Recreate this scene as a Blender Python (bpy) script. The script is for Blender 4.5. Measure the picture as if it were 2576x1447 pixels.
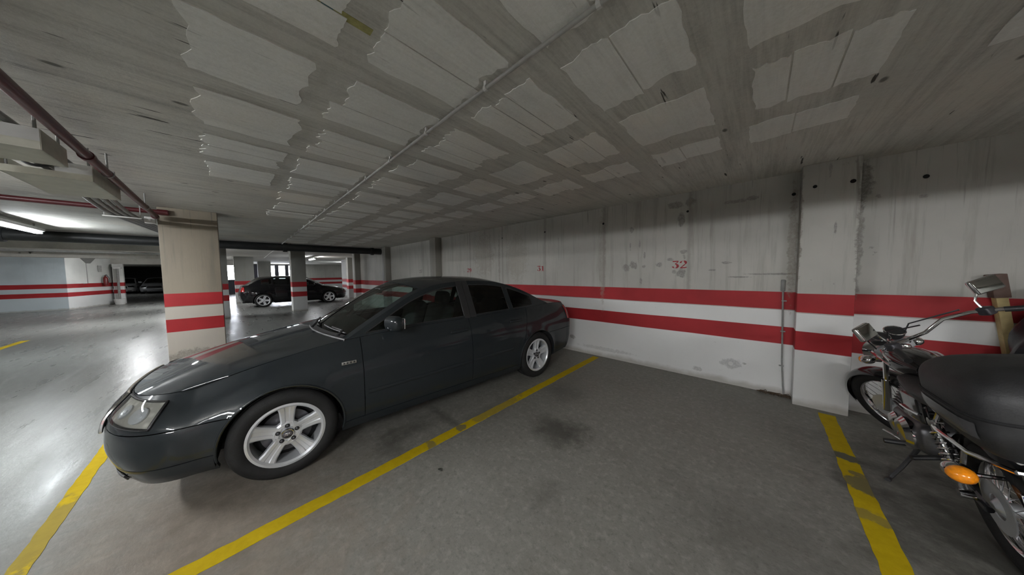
import bpy, bmesh, math, random
from mathutils import Vector, Matrix, Euler
random.seed(7)
for o in list(bpy.data.objects): bpy.data.objects.remove(o)
SC = bpy.context.scene
COL = SC.collection
PI = math.pi

# ------------------------------------------------------------------ camera
cam = bpy.data.cameras.new('camera'); cam_o = bpy.data.objects.new('camera', cam); COL.objects.link(cam_o)
cam.sensor_fit = 'HORIZONTAL'; cam.sensor_width = 36.0; cam.lens = 664.5 / 2576 * 36.0
cam.clip_start = 0.02; cam.clip_end = 200
CAM_H = 1.455
cam_o.location = (0, 0, CAM_H)
cam_o.rotation_euler = (Matrix.Rotation(0.7558, 3, 'Z') @ Matrix.Rotation(PI/2 - 0.0551, 3, 'X') @ Matrix.Rotation(-0.0125, 3, 'Z')).to_euler()
SC.camera = cam_o

# ------------------------------------------------------------------ world, exposure
w = bpy.data.worlds.new('world'); SC.world = w; w.use_nodes = True
w.node_tree.nodes['Background'].inputs[0].default_value = (0.55, 0.6, 0.65, 1)
w.node_tree.nodes['Background'].inputs[1].default_value = 0.2
SC.view_settings.view_transform = 'Standard'; SC.view_settings.look = 'None'
SC.view_settings.exposure = 0.0; SC.view_settings.gamma = 1.0; SC.view_settings.use_curve_mapping = False
TUBE_NEAR, TUBE_FAR = 480.0, 250.0       # radiance of the fluorescent tubes, a stronger and a weaker level
DAY = 26.0         # radiance of the daylit openings at the far end

# ------------------------------------------------------------------ material helpers
MATS = {}
class NT:
    def __init__(s, name):
        s.m = bpy.data.materials.new(name); s.m.use_nodes = True
        s.t = s.m.node_tree; s.n = s.t.nodes; s.n.clear()
        s.out = s.n.new('ShaderNodeOutputMaterial'); s.b = s.n.new('ShaderNodeBsdfPrincipled')
        s.t.links.new(s.b.outputs[0], s.out.inputs[0])
    def L(s, a, b): s.t.links.new(a, b)
    def set(s, k, v):
        i = s.b.inputs[k]
        if hasattr(v, 'is_linked') or hasattr(v, 'links'): s.L(v, i)
        elif isinstance(v, tuple) and len(v) == 3: i.default_value = (*v, 1)
        else: i.default_value = v
    def pos(s):
        return s.n.new('ShaderNodeNewGeometry').outputs['Position']
    def objc(s):
        return s.n.new('ShaderNodeTexCoord').outputs['Object']
    def mp(s, vec, scale=(1,1,1), loc=(0,0,0), rot=(0,0,0)):
        m = s.n.new('ShaderNodeMapping'); s.L(vec, m.inputs[0])
        m.inputs['Scale'].default_value = scale; m.inputs['Location'].default_value = loc; m.inputs['Rotation'].default_value = rot
        return m.outputs[0]
    def noise(s, vec, scale, detail=4, rough=0.55, dist=0.0):
        m = s.n.new('ShaderNodeTexNoise'); s.L(vec, m.inputs['Vector'])
        m.inputs['Scale'].default_value = scale; m.inputs['Detail'].default_value = detail
        m.inputs['Roughness'].default_value = rough; m.inputs['Distortion'].default_value = dist
        return m.outputs['Fac']
    def voro(s, vec, scale):
        m = s.n.new('ShaderNodeTexVoronoi'); s.L(vec, m.inputs['Vector']); m.inputs['Scale'].default_value = scale
        return m.outputs['Distance']
    def ramp(s, fac, a, b, ca=(0,0,0), cb=(1,1,1)):
        m = s.n.new('ShaderNodeMapRange'); s.L(fac, m.inputs[0]); m.clamp = True
        m.inputs[1].default_value = a; m.inputs[2].default_value = b; m.inputs[3].default_value = 0; m.inputs[4].default_value = 1
        return m.outputs[0]
    def math(s, op, a, b=None, c=None):
        m = s.n.new('ShaderNodeMath'); m.operation = op
        for i, v in enumerate((a, b, c)):
            if v is None: continue
            if isinstance(v, (int, float)): m.inputs[i].default_value = v
            else: s.L(v, m.inputs[i])
        return m.outputs[0]
    def mix(s, fac, a, b):
        m = s.n.new('ShaderNodeMix'); m.data_type = 'RGBA'
        for k, v in ((0, fac), (6, a), (7, b)):
            if isinstance(v, (int, float)): m.inputs[k].default_value = v
            elif isinstance(v, tuple): m.inputs[k].default_value = (*v, 1)
            else: s.L(v, m.inputs[k])
        return m.outputs[2]
    def bump(s, h, strength=0.3, dist=0.01):
        m = s.n.new('ShaderNodeBump'); s.L(h, m.inputs['Height'])
        m.inputs['Strength'].default_value = strength; m.inputs['Distance'].default_value = dist
        s.L(m.outputs[0], s.b.inputs['Normal'])
    def sep(s, vec):
        m = s.n.new('ShaderNodeSeparateXYZ'); s.L(vec, m.inputs[0]); return m.outputs
    def band(s, x, a, b, soft=0.002):
        u = s.ramp(x, a - soft, a + soft); v = s.ramp(x, b - soft, b + soft)
        return s.math('SUBTRACT', u, v)
    def blob(s, pos, ax, c, r, warp, w=0.5, lo=0.86, hi=1.06):
        """soft-edged mask around c on the two axes ax with radii r, its edge torn by the noise value warp"""
        o = s.sep(pos)
        d0 = s.math('DIVIDE', s.math('SUBTRACT', o[ax[0]], c[0]), r[0]); d1 = s.math('DIVIDE', s.math('SUBTRACT', o[ax[1]], c[1]), r[1])
        d = s.math('SQRT', s.math('ADD', s.math('MULTIPLY', d0, d0), s.math('MULTIPLY', d1, d1)))
        d = s.math('ADD', d, s.math('MULTIPLY', s.math('SUBTRACT', warp, 0.5), w * 4))
        return s.math('SUBTRACT', 1.0, s.ramp(d, lo, hi))

def simple(name, col, rough=0.5, metal=0.0, coat=0.0, var=0.15, scale=14.0, bump=0.0, bscale=60.0, coat_rough=0.05, spec=0.5):
    if name in MATS: return MATS[name]
    t = NT(name); p = t.objc(); n = t.noise(p, scale)
    dark = tuple(c * (1 - var) for c in col); lite = tuple(min(1, c * (1 + var)) for c in col)
    t.set('Base Color', t.mix(t.ramp(n, 0.3, 0.7), dark, lite))
    t.set('Roughness', rough); t.set('Metallic', metal); t.set('Coat Weight', coat); t.set('Coat Roughness', coat_rough)
    t.set('Specular IOR Level', spec)
    if bump: t.bump(t.noise(p, bscale), bump, 0.004)
    MATS[name] = t.m; return t.m

def emit(name, col, strength):
    t = NT(name); n = t.noise(t.objc(), 5.0)
    t.set('Base Color', (0.8, 0.8, 0.8)); t.set('Emission Color', col)
    t.L(t.math('MULTIPLY', t.ramp(n, -2.0, 0.4), strength), t.b.inputs['Emission Strength'])
    return t.m

def glass(name, tint=(0.55, 0.66, 0.62), rough=0.02):
    t = NT(name); n, L = t.n, t.t.links
    tr = n.new('ShaderNodeBsdfTransparent'); gl = n.new('ShaderNodeBsdfGlossy'); mx = n.new('ShaderNodeMixShader'); fr = n.new('ShaderNodeFresnel')
    nz = t.noise(t.objc(), 3.0)
    L.new(t.mix(nz, tuple(c*0.9 for c in tint), tint), tr.inputs[0])
    gl.inputs['Roughness'].default_value = rough; gl.inputs['Color'].default_value = (1, 1, 1, 1); fr.inputs[0].default_value = 1.5
    L.new(fr.outputs[0], mx.inputs[0]); L.new(tr.outputs[0], mx.inputs[1]); L.new(gl.outputs[0], mx.inputs[2]); L.new(mx.outputs[0], t.out.inputs[0])
    return t.m

# ------------------------------------------------------------------ surface materials
RED = (0.33, 0.018, 0.022)
def painted_wall(name, white=(0.69, 0.69, 0.675), upper=(0.42, 0.41, 0.375), stains_and_shade=(), bands=((0.6, 0.8), (1.0, 1.2)), streak=1.0, axis=0, seams=()):
    t = NT(name); p = t.pos(); o = t.sep(p); z = o[2]
    wob = t.noise(p, 1.3, 2); zz = t.math('ADD', z, t.math('MULTIPLY', t.math('SUBTRACT', wob, 0.5), 0.012))
    big = t.noise(p, 0.9, 5); fine = t.noise(p, 22, 5, 0.65)
    st = t.noise(t.mp(p, (9, 9, 0.55)), 1.0, 6, 0.7)
    up = t.mix(t.ramp(big, 0.3, 0.72), tuple(c*0.86 for c in upper), tuple(c*1.16 for c in upper))
    up = t.mix(t.math('MULTIPLY', t.ramp(st, 0.52, 0.78), 0.62*streak), up, (0.17, 0.155, 0.125))
    st2 = t.noise(t.mp(p, (26, 26, 0.9), (3, 1, 4)), 1.0, 4, 0.6)
    top = t.ramp(z, 1.45, 2.3)
    up = t.mix(t.math('MULTIPLY', t.math('MULTIPLY', t.ramp(st2, 0.60, 0.72), top), 0.65*streak), up, (0.11, 0.10, 0.085))
    lo = t.mix(t.ramp(big, 0.3, 0.75), tuple(c*0.93 for c in white), tuple(c*1.05 for c in white))
    lo = t.mix(t.math('MULTIPLY', t.ramp(fine, 0.66, 0.78), 0.35), lo, (0.3, 0.29, 0.27))
    col = t.mix(t.band(zz, bands[-1][0] - 0.01, 99), lo, up)
    for a, b in bands:
        rr = t.mix(t.ramp(t.noise(p, 3.0, 4), 0.3, 0.75), tuple(c*0.88 for c in RED), tuple(c*1.12 for c in RED))
        col = t.mix(t.band(zz, a, b, 0.0025), col, rr)
    # spots of missing paint
    sp = t.noise(t.mp(p, (7, 7, 5), (5, 2, 1)), 1.0, 5, 0.6)
    col = t.mix(t.math('MULTIPLY', t.math('MULTIPLY', t.ramp(sp, 0.69, 0.715), t.ramp(z, 1.25, 1.3)), 0.55*streak), col, (0.2, 0.195, 0.175))
    # dirt splash line at the foot
    ft = t.math('ADD', z, t.math('MULTIPLY', t.noise(p, 5, 4), -0.12))
    col = t.mix(t.math('MULTIPLY', t.math('SUBTRACT', 1.0, t.ramp(ft, -0.03, 0.03)), 0.5), col, (0.2, 0.17, 0.12))
    warp = t.noise(p, 13, 8, 0.72); mott = t.math('ADD', t.math('MULTIPLY', t.ramp(t.noise(p, 48, 6, 0.75), 0.36, 0.56), 0.6), 0.35)
    for c, r, dk, k in stains_and_shade:
        col = t.mix(t.math('MULTIPLY', t.math('MULTIPLY', t.blob(p, (axis, 2), c, r, warp, 0.65, 0.78, 1.12), mott), k), col, dk)
    for sx in seams:
        jit = t.math('ADD', o[axis], t.math('MULTIPLY', t.math('SUBTRACT', warp, 0.5), 0.05))
        col = t.mix(t.math('MULTIPLY', t.math('MULTIPLY', t.band(jit, sx - 0.022, sx + 0.022, 0.014), t.ramp(z, 1.19, 1.21)), 0.45), col, (0.2, 0.185, 0.16))
        h = t.band(o[axis], sx - 0.006, sx + 0.006, 0.003)
    t.set('Base Color', col); t.set('Roughness', 0.62); t.set('Specular IOR Level', 0.35)
    t.bump(t.math('ADD', t.math('MULTIPLY', fine, 0.5), st), 0.25, 0.006)
    return t.m

GREYST = (0.19, 0.185, 0.17)
wall_stains = [((-1.56, 1.51), (0.05, 0.07), GREYST, 0.8), ((-1.45, 1.55), (0.065, 0.06), GREYST, 0.85), ((-1.30, 1.53), (0.03, 0.02), GREYST, 0.7),
    ((-1.09, 1.545), (0.04, 0.035), GREYST, 0.8), ((-0.81, 1.42), (0.06, 0.06), GREYST, 0.9), ((-0.90, 1.44), (0.03, 0.03), GREYST, 0.7),
    ((-0.82, 2.16), (0.04, 0.11), (0.15, 0.145, 0.13), 0.8), ((-0.90, 2.37), (0.09, 0.045), (0.16, 0.155, 0.14), 0.75), ((-0.72, 2.38), (0.06, 0.05), (0.16, 0.155, 0.14), 0.7),
    ((-0.25, 2.30), (0.12, 0.02), GREYST, 0.7), ((-0.10, 2.31), (0.05, 0.03), GREYST, 0.8), ((-0.78, 1.72), (0.05, 0.03), GREYST, 0.7), ((-0.95, 1.62), (0.04, 0.03), GREYST, 0.7),
    ((-0.32, 1.55), (0.05, 0.015), GREYST, 0.8), ((-0.46, 1.46), (0.045, 0.012), GREYST, 0.8), ((-1.5, 1.85), (0.012, 0.06), GREYST, 0.7), ((-1.36, 1.86), (0.014, 0.07), GREYST, 0.7),
    ((-1.29, 1.70), (0.014, 0.06), GREYST, 0.7), ((-1.48, 2.10), (0.03, 0.05), GREYST, 0.8), ((-1.34, 1.30), (0.02, 0.05), GREYST, 0.7),
    ((-0.19, 1.37), (0.11, 0.010), GREYST, 0.85), ((0.09, 1.405), (0.22, 0.010), GREYST, 0.85),
    ((-0.248, 0.275), (0.09, 0.07), (0.33, 0.33, 0.33), 0.7), ((-0.12, 0.30), (0.02, 0.015), GREYST, 0.8), ((-0.60, 0.12), (0.05, 0.03), (0.38, 0.38, 0.37), 0.8),
    ((-2.66, 0.27), (0.05, 0.04), GREYST, 0.7), ((-2.52, 0.26), (0.06, 0.04), GREYST, 0.75), ((-1.9, 0.14), (0.45, 0.03), (0.42, 0.42, 0.41), 0.6),
    ((-1.95, 1.75), (0.05, 0.8), (0.25, 0.23, 0.19), 0.55), ((-3.9, 1.8), (0.30, 0.5), (0.28, 0.25, 0.2), 0.45), ((-5.0, 1.9), (0.35, 0.5), (0.25, 0.22, 0.18), 0.5),
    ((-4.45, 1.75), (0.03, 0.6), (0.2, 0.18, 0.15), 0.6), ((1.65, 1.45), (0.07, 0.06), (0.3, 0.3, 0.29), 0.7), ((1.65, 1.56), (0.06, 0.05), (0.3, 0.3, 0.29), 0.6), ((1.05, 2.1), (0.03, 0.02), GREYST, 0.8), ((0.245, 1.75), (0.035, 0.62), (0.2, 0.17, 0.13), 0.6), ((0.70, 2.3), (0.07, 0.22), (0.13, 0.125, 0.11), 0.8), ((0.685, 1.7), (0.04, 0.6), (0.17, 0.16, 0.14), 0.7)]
M_WALL = painted_wall('painted concrete wall', stains_and_shade=wall_stains, seams=(-0.724, -1.92, -3.137, -4.34, -5.54, -8.0))
M_WALLF = painted_wall('painted far wall', white=(0.60, 0.62, 0.62), upper=(0.5, 0.5, 0.46), streak=0.6, axis=1)
M_WALLB = painted_wall('painted core wall', white=(0.50, 0.57, 0.60), upper=(0.50, 0.57, 0.60), streak=0.12, axis=1)
M_WALLW = painted_wall('bright painted core wall', white=(0.66, 0.67, 0.66), upper=(0.68, 0.69, 0.66), streak=0.1, axis=1)
M_COL = painted_wall('board marked column concrete', white=(0.46, 0.425, 0.37), upper=(0.235, 0.205, 0.158), streak=1.35, axis=1, stains_and_shade=[((-0.45, 0.2), (0.35, 0.10), (0.12, 0.11, 0.09), 0.6)])
M_COLG = painted_wall('grey column concrete', white=(0.52, 0.53, 0.52), upper=(0.24, 0.24, 0.22), streak=0.6, axis=1)
M_PIL = painted_wall('pilaster concrete', stains_and_shade=[((0.52, 1.86), (0.012, 0.06), GREYST, 0.9), ((0.47, 2.42), (0.012, 0.07), GREYST, 0.6), ((0.262, 1.9), (0.036, 0.68), (0.17, 0.15, 0.12), 0.85), ((0.69, 1.9), (0.04, 0.68), (0.15, 0.14, 0.12), 0.8)])  # edge streaks: dirt, plus painted shade where the side faces get less light
M_PIL2 = painted_wall('shaded pilaster concrete', upper=(0.23, 0.22, 0.195), white=(0.45, 0.45, 0.44))  # whole tone lowered to paint in the shade of the side faces

def ceiling_mat(name, base, board=True, hue=0.4):
    t = NT(name); p = t.pos()
    big = t.noise(p, 0.7, 5, 0.6); fine = t.noise(p, 30, 5, 0.7)
    brd = t.noise(t.mp(p, (16, 1.1, 1)), 1.0, 5, 0.65)
    col = t.mix(t.ramp(big, 0.3, 0.72), tuple(c*0.82 for c in base), tuple(c*1.18 for c in base))
    tint = t.noise(t.mp(p, (0.9, 0.9, 1), (4, 7, 0)), 1.0, 2)
    col = t.mix(t.math('MULTIPLY', t.ramp(tint, 0.5, 0.75), hue), col, (base[0]*1.05, base[1]*0.93, base[2]*0.80))
    col = t.mix(t.math('MULTIPLY', t.ramp(brd, 0.48, 0.72), 0.75 if board else 0.28), col, tuple(c*0.52 for c in base))
    b2 = t.noise(t.mp(p, (55, 1.6, 1), (1, 5, 0)), 1.0, 4, 0.6)
    col = t.mix(t.math('MULTIPLY', t.ramp(b2, 0.5, 0.75), 0.5 if board else 0.15), col, tuple(c*0.55 for c in base))
    gr = t.noise(p, 55, 6, 0.75)
    col = t.mix(t.math('MULTIPLY', t.ramp(gr, 0.35, 0.7), 0.35), col, tuple(min(1, c*1.35) for c in base))
    bl = t.noise(p, 3.2, 6, 0.7, 0.6)
    col = t.mix(t.math('MULTIPLY', t.ramp(bl, 0.58, 0.75), 0.45 if board else 0.25), col, tuple(c*0.6 for c in base))
    crk = t.noise(t.mp(p, (28, 2.3, 1), (2, 3, 1)), 1.0, 3, 0.5)
    col = t.mix(t.math('MULTIPLY', t.ramp(crk, 0.70, 0.725), 0.9 if board else 0.25), col, (0.03, 0.028, 0.024))
    pit = t.voro(t.mp(p, (1.6, 0.8, 1), (1, 1, 0)), 2.6)
    col = t.mix(t.math('MULTIPLY', t.math('SUBTRACT', 1.0, t.ramp(pit, 0.05, 0.085)), 0.75 if board else 0.0), col, (0.06, 0.06, 0.05))
    t.set('Base Color', col); t.set('Roughness', 0.8); t.set('Specular IOR Level', 0.2)
    t.bump(t.math('ADD', t.math('MULTIPLY', fine, 0.5), brd), 0.35, 0.008)
    return t.m
M_CEIL = ceiling_mat('board marked ceiling concrete', (0.58, 0.57, 0.525))
M_BLOCK = ceiling_mat('pale ceiling block', (0.78, 0.78, 0.735), board=False, hue=0.5)

def floor_mat():
    t = NT('polished garage floor'); p = t.pos(); o = t.sep(p)
    big = t.noise(p, 0.8, 6, 0.6); med = t.noise(p, 4.5, 6, 0.7, 0.4); fine = t.noise(p, 45, 4, 0.7)
    col = t.mix(t.ramp(big, 0.3, 0.7), (0.150, 0.144, 0.124), (0.200, 0.194, 0.172))
    col = t.mix(t.math('MULTIPLY', t.ramp(med, 0.35, 0.75), 0.55), col, (0.235, 0.232, 0.208))
    col = t.mix(t.math('MULTIPLY', t.ramp(t.noise(p, 11, 5, 0.7), 0.58, 0.8), 0.5), col, (0.105, 0.10, 0.09))
    col = t.mix(t.math('MULTIPLY', t.ramp(fine, 0.5, 0.75), 0.4), col, (0.105, 0.10, 0.09))
    sp = t.noise(p, 19, 7, 0.75)
    col = t.mix(t.math('MULTIPLY', t.ramp(sp, 0.50, 0.64), 0.6), col, (0.28, 0.272, 0.245))
    col = t.mix(t.math('MULTIPLY', t.ramp(t.noise(p, 27, 7, 0.8), 0.52, 0.64), 0.5), col, (0.085, 0.082, 0.073))
    warp = t.noise(p, 6, 8, 0.72)
    # reddish dusty patch in front of the bay
    col = t.mix(t.math('MULTIPLY', t.blob(p, (0, 1), (-2.3, -0.15), (1.3, 0.75), warp, 0.6, 0.2, 1.3), 0.75), col, t.mix(t.ramp(t.noise(p, 8, 7, 0.75), 0.35, 0.7), (0.155, 0.125, 0.098), (0.265, 0.225, 0.18)))
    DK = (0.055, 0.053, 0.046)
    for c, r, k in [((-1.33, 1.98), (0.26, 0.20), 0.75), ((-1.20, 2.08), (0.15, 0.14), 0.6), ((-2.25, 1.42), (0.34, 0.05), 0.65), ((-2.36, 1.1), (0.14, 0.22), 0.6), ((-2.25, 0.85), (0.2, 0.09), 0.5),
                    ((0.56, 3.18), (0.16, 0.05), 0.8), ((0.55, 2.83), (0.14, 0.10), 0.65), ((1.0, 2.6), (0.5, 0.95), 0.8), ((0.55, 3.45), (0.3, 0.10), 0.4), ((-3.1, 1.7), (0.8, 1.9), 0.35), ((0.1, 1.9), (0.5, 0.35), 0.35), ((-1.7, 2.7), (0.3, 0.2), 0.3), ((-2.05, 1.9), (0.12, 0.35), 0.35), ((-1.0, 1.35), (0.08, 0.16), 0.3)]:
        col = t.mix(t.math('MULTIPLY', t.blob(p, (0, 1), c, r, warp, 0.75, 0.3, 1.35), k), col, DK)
    aisle = t.math('SUBTRACT', 1.0, t.ramp(t.math('ADD', o[1], t.math('MULTIPLY', t.math('SUBTRACT', big, 0.5), 0.3)), -0.95, -0.6))
    farb = t.math('SUBTRACT', 1.0, t.ramp(o[0], -7.5, -5.5))
    aisle = t.math('MAXIMUM', aisle, farb)
    col = t.mix(t.math('MULTIPLY', aisle, 0.6), col, (0.15, 0.163, 0.161))
    streak = t.noise(t.mp(p, (0.8, 5, 1)), 1.0, 5, 0.6)
    col = t.mix(t.math('MULTIPLY', t.math('MULTIPLY', aisle, t.ramp(streak, 0.5, 0.75)), 0.45), col, (0.14, 0.14, 0.133))
    t.set('Base Color', col)
    rg = t.math('ADD', t.math('MULTIPLY', med, 0.22), 0.34); ra = t.math('ADD', t.math('MULTIPLY', streak, 0.36), 0.13)
    mr = t.n.new('ShaderNodeMix'); t.L(aisle, mr.inputs[0]); t.L(rg, mr.inputs[2]); t.L(ra, mr.inputs[3])
    t.set('Roughness', mr.outputs[0]); t.set('Specular IOR Level', 0.22)
    t.bump(t.math('ADD', t.math('MULTIPLY', fine, 0.25), t.noise(t.mp(p, (3.5, 9, 1)), 1.0, 5, 0.6)), 0.22, 0.012)
    return t.m
M_FLOOR = floor_mat()

def line_mat():
    t = NT('worn yellow road paint'); p = t.pos(); o = t.sep(p)
    n = t.noise(p, 14, 6, 0.7); b = t.noise(p, 1.6, 4, 0.6)
    col = t.mix(t.ramp(n, 0.3, 0.7), (0.40, 0.285, 0.005), (0.50, 0.36, 0.008))
    warp = t.noise(p, 7, 5, 0.7)
    dirt = (0.115, 0.11, 0.08)
    col = t.mix(t.math('MULTIPLY', t.ramp(t.math('ADD', t.math('MULTIPLY', n, 0.55), t.math('MULTIPLY', b, 0.45)), 0.60, 0.70), 0.6), col, (0.2, 0.16, 0.04))
    for c, r, k in [((-2.03, 1.43), (0.06, 0.05), 0.8), ((-2.0, 1.1), (0.1, 0.04), 0.6), ((0.56, 3.19), (0.2, 0.055), 1.0), ((0.56, 2.84), (0.10, 0.12), 0.8), ((0.53, 2.97), (0.05, 0.03), 0.7), ((0.50, 2.5), (0.1, 0.06), 0.5), ((-2.03, 1.9), (0.08, 0.35), 0.4), ((-2.95, -0.8), (0.35, 0.2), 0.45), ((-2.45, -0.8), (0.2, 0.2), 0.35)]:
        col = t.mix(t.math('MULTIPLY', t.blob(p, (0, 1), c, r, warp, 0.6), k), col, dirt)
    t.set('Base Color', col); t.set('Roughness', 0.7); t.set('Specular IOR Level', 0.1); t.bump(n, 0.2, 0.004)
    return t.m
M_LINE = line_mat()

M_BLACKP = simple('black plastic', (0.018, 0.018, 0.019), 0.5, var=0.2)
M_RUBBER = simple('tyre rubber', (0.011, 0.011, 0.011), 0.7, var=0.25, bump=0.3, bscale=90, spec=0.3)
M_CHROME = simple('chrome', (0.75, 0.75, 0.76), 0.12, 1.0, var=0.04)
M_ALU = simple('silver wheel lacquer', (0.64, 0.66, 0.68), 0.30, 0.5, var=0.05, coat=0.5)
M_ALUD = simple('dull dark alloy', (0.10, 0.10, 0.11), 0.45, 0.8, var=0.2)
M_STEEL = simple('grey conduit steel', (0.26, 0.26, 0.25), 0.45, 0.2, var=0.15)
M_WHITEP = simple('white paint', (0.62, 0.62, 0.60), 0.45, var=0.06)
M_CREAM = simple('cream painted sheet metal', (0.56, 0.55, 0.46), 0.5, var=0.08)
M_REDP = simple('dark red pipe paint', (0.075, 0.010, 0.013), 0.4, var=0.2)
M_BLACKPIPE = simple('black drain pipe', (0.016, 0.017, 0.017), 0.45, var=0.3)
M_DARK = simple('very dark cavity', (0.008, 0.008, 0.009), 0.9, var=0.2)
M_FABRIC = simple('grey seat cloth', (0.045, 0.045, 0.047), 0.9, var=0.25, bump=0.3, bscale=150)
M_FABRIC2 = simple('black seat cloth', (0.016, 0.016, 0.018), 0.9, var=0.25)
M_NUM = simple('red stencil paint', (0.30, 0.022, 0.03), 0.6, var=0.25, scale=40)
M_NUMD = simple('faded stencil paint', (0.16, 0.12, 0.115), 0.6, var=0.3, scale=40)
M_AMBER = simple('amber lens', (0.85, 0.27, 0.01), 0.15, var=0.15, scale=80, coat=0.6)
M_REDLENS = simple('red lamp lens', (0.32, 0.012, 0.012), 0.12, coat=0.8, var=0.15, scale=60)
M_GLASS = glass('tinted car glass')
M_GLASSD = glass('dark tinted car glass', (0.22, 0.25, 0.24))
M_LENS = glass('clear lamp lens', (0.90, 0.91, 0.90))

# ------------------------------------------------------------------ mesh helpers
class G:
    def __init__(s): s.v = []; s.f = []
    def add(s, vs, fs):
        k = len(s.v); s.v += [tuple(v) for v in vs]; s.f += [tuple(i + k for i in f) for f in fs]; return s
    def box(s, x0, x1, y0, y1, z0, z1):
        vs = [(x, y, z) for z in (z0, z1) for y in (y0, y1) for x in (x0, x1)]
        return s.add(vs, [(0,2,3,1), (4,5,7,6), (0,1,5,4), (2,6,7,3), (0,4,6,2), (1,3,7,5)])
    def rbox(s, c, size, r, n=3, mtx=None):
        """box with rounded edges of radius r"""
        h = [d/2 for d in size]; r = min(r, *h); k = len(s.v); idx = {}
        ticks = []
        for a in range(3):
            t = [-h[a] + r*(1 - math.cos(PI/2*i/n)) for i in range(n+1)]
            t += [-x for x in reversed(t)]
            ticks.append(sorted(set(round(x, 7) for x in t)))
        def P(p):
            q = tuple(round(x, 6) for x in p)
            if q in idx: return idx[q]
            core = [max(-h[a]+r, min(h[a]-r, p[a])) for a in range(3)]
            d = Vector([p[a]-core[a] for a in range(3)])
            if d.length > 1e-9: d = d.normalized()*r
            u = Vector(core) + d
            if mtx is not None: u = mtx @ u
            s.v.append(tuple(u + Vector(c))); idx[q] = len(s.v)-1; return idx[q]
        for a in range(3):
            b, d = (a+1) % 3, (a+2) % 3
            for sg in (-1, 1):
                for i in range(len(ticks[b])-1):
                    for j in range(len(ticks[d])-1):
                        q = []
                        for bi, dj in ((i, j), (i+1, j), (i+1, j+1), (i, j+1)):
                            p = [0,0,0]; p[a] = sg*h[a]; p[b] = ticks[b][bi]; p[d] = ticks[d][dj]; q.append(P(p))
                        if sg < 0: q.reverse()
                        if len(set(q)) > 2: s.f.append(tuple(dict.fromkeys(q)))
        return s
    def tube(s, path, r, n=10, closed=False, caps=True):
        pts = [Vector(p) for p in path]; m = len(pts); rs = r if isinstance(r, (list, tuple)) else [r]*m
        k = len(s.v); up = None
        for i, p in enumerate(pts):
            if closed: d = pts[(i+1) % m] - pts[i-1]
            else: d = pts[min(i+1, m-1)] - pts[max(i-1, 0)]
            d = d.normalized() if d.length > 1e-9 else Vector((0,0,1))
            if up is None: up = Vector((0,0,1)) if abs(d.z) < 0.9 else Vector((1,0,0))
            a = d.cross(up)
            if a.length < 1e-6: a = d.cross(Vector((1,0,0)))
            a.normalize(); b = a.cross(d).normalized(); up = b
            for j in range(n):
                t = 2*PI*j/n; s.v.append(tuple(p + (a*math.cos(t) + b*math.sin(t))*rs[i]))
        for i in range(m if closed else m-1):
            i2 = (i+1) % m
            for j in range(n):
                j2 = (j+1) % n; s.f.append((k+i*n+j, k+i*n+j2, k+i2*n+j2, k+i2*n+j))
        if caps and not closed:
            s.f.append(tuple(k+j for j in reversed(range(n)))); s.f.append(tuple(k+(m-1)*n+j for j in range(n)))
        return s
    def lathe(s, prof, c=(0,0,0), axis=1, n=32, closed=False):
        """prof: (radius, offset along the axis)"""
        k = len(s.v); m = len(prof)
        for r, h in prof:
            for j in range(n):
                t = 2*PI*j/n; u, w_ = r*math.cos(t), r*math.sin(t)
                p = [(h, u, w_), (w_, h, u), (u, w_, h)][axis]
                s.v.append((p[0]+c[0], p[1]+c[1], p[2]+c[2]))
        for i in range(m if closed else m-1):
            i2 = (i+1) % m
            for j in range(n):
                j2 = (j+1) % n; s.f.append((k+i*n+j, k+i*n+j2, k+i2*n+j2, k+i2*n+j))
        if not closed:
            if prof[0][0] > 1e-4: s.f.append(tuple(k+j for j in reversed(range(n))))
            if prof[-1][0] > 1e-4: s.f.append(tuple(k+(m-1)*n+j for j in range(n)))
        return s
    def ell(s, c, r, n=16, m=10, mtx=None):
        k = len(s.v)
        for i in range(m+1):
            a = -PI/2 + PI*i/m
            for j in range(n):
                t = 2*PI*j/n; p = Vector((r[0]*math.cos(a)*math.cos(t), r[1]*math.cos(a)*math.sin(t), r[2]*math.sin(a)))
                if mtx is not None: p = mtx @ p
                s.v.append(tuple(p + Vector(c)))
        for i in range(m):
            for j in range(n):
                j2 = (j+1) % n; s.f.append((k+i*n+j, k+i*n+j2, k+(i+1)*n+j2, k+(i+1)*n+j))
        return s
    def grid(s, fn, nu, nv, flip=False):
        k = len(s.v)
        for i in range(nu+1):
            for j in range(nv+1): s.v.append(tuple(fn(i/nu, j/nv)))
        for i in range(nu):
            for j in range(nv):
                a = k+i*(nv+1)+j; q = (a, a+1, a+nv+2, a+nv+1); s.f.append(tuple(reversed(q)) if flip else q)
        return s
    def prism(s, poly, z0, z1, fn=lambda x, y, z: (x, y, z)):
        k = len(s.v); n = len(poly)
        for z in (z0, z1):
            for x, y in poly: s.v.append(tuple(fn(x, y, z)))
        s.f.append(tuple(k+i for i in reversed(range(n)))); s.f.append(tuple(k+n+i for i in range(n)))
        for i in range(n):
            j = (i+1) % n; s.f.append((k+i, k+j, k+n+j, k+n+i))
        return s
    def build(s, name, mat, parent=None, bevel=0.0, angle=35, recalc=True, merge=True):
        bm = bmesh.new(); vs = [bm.verts.new(v) for v in s.v]
        for f in s.f:
            try: bm.faces.new([vs[i] for i in f])
            except ValueError: pass
        return finish(bm, name, mat, parent, bevel, angle, recalc, merge)

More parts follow.
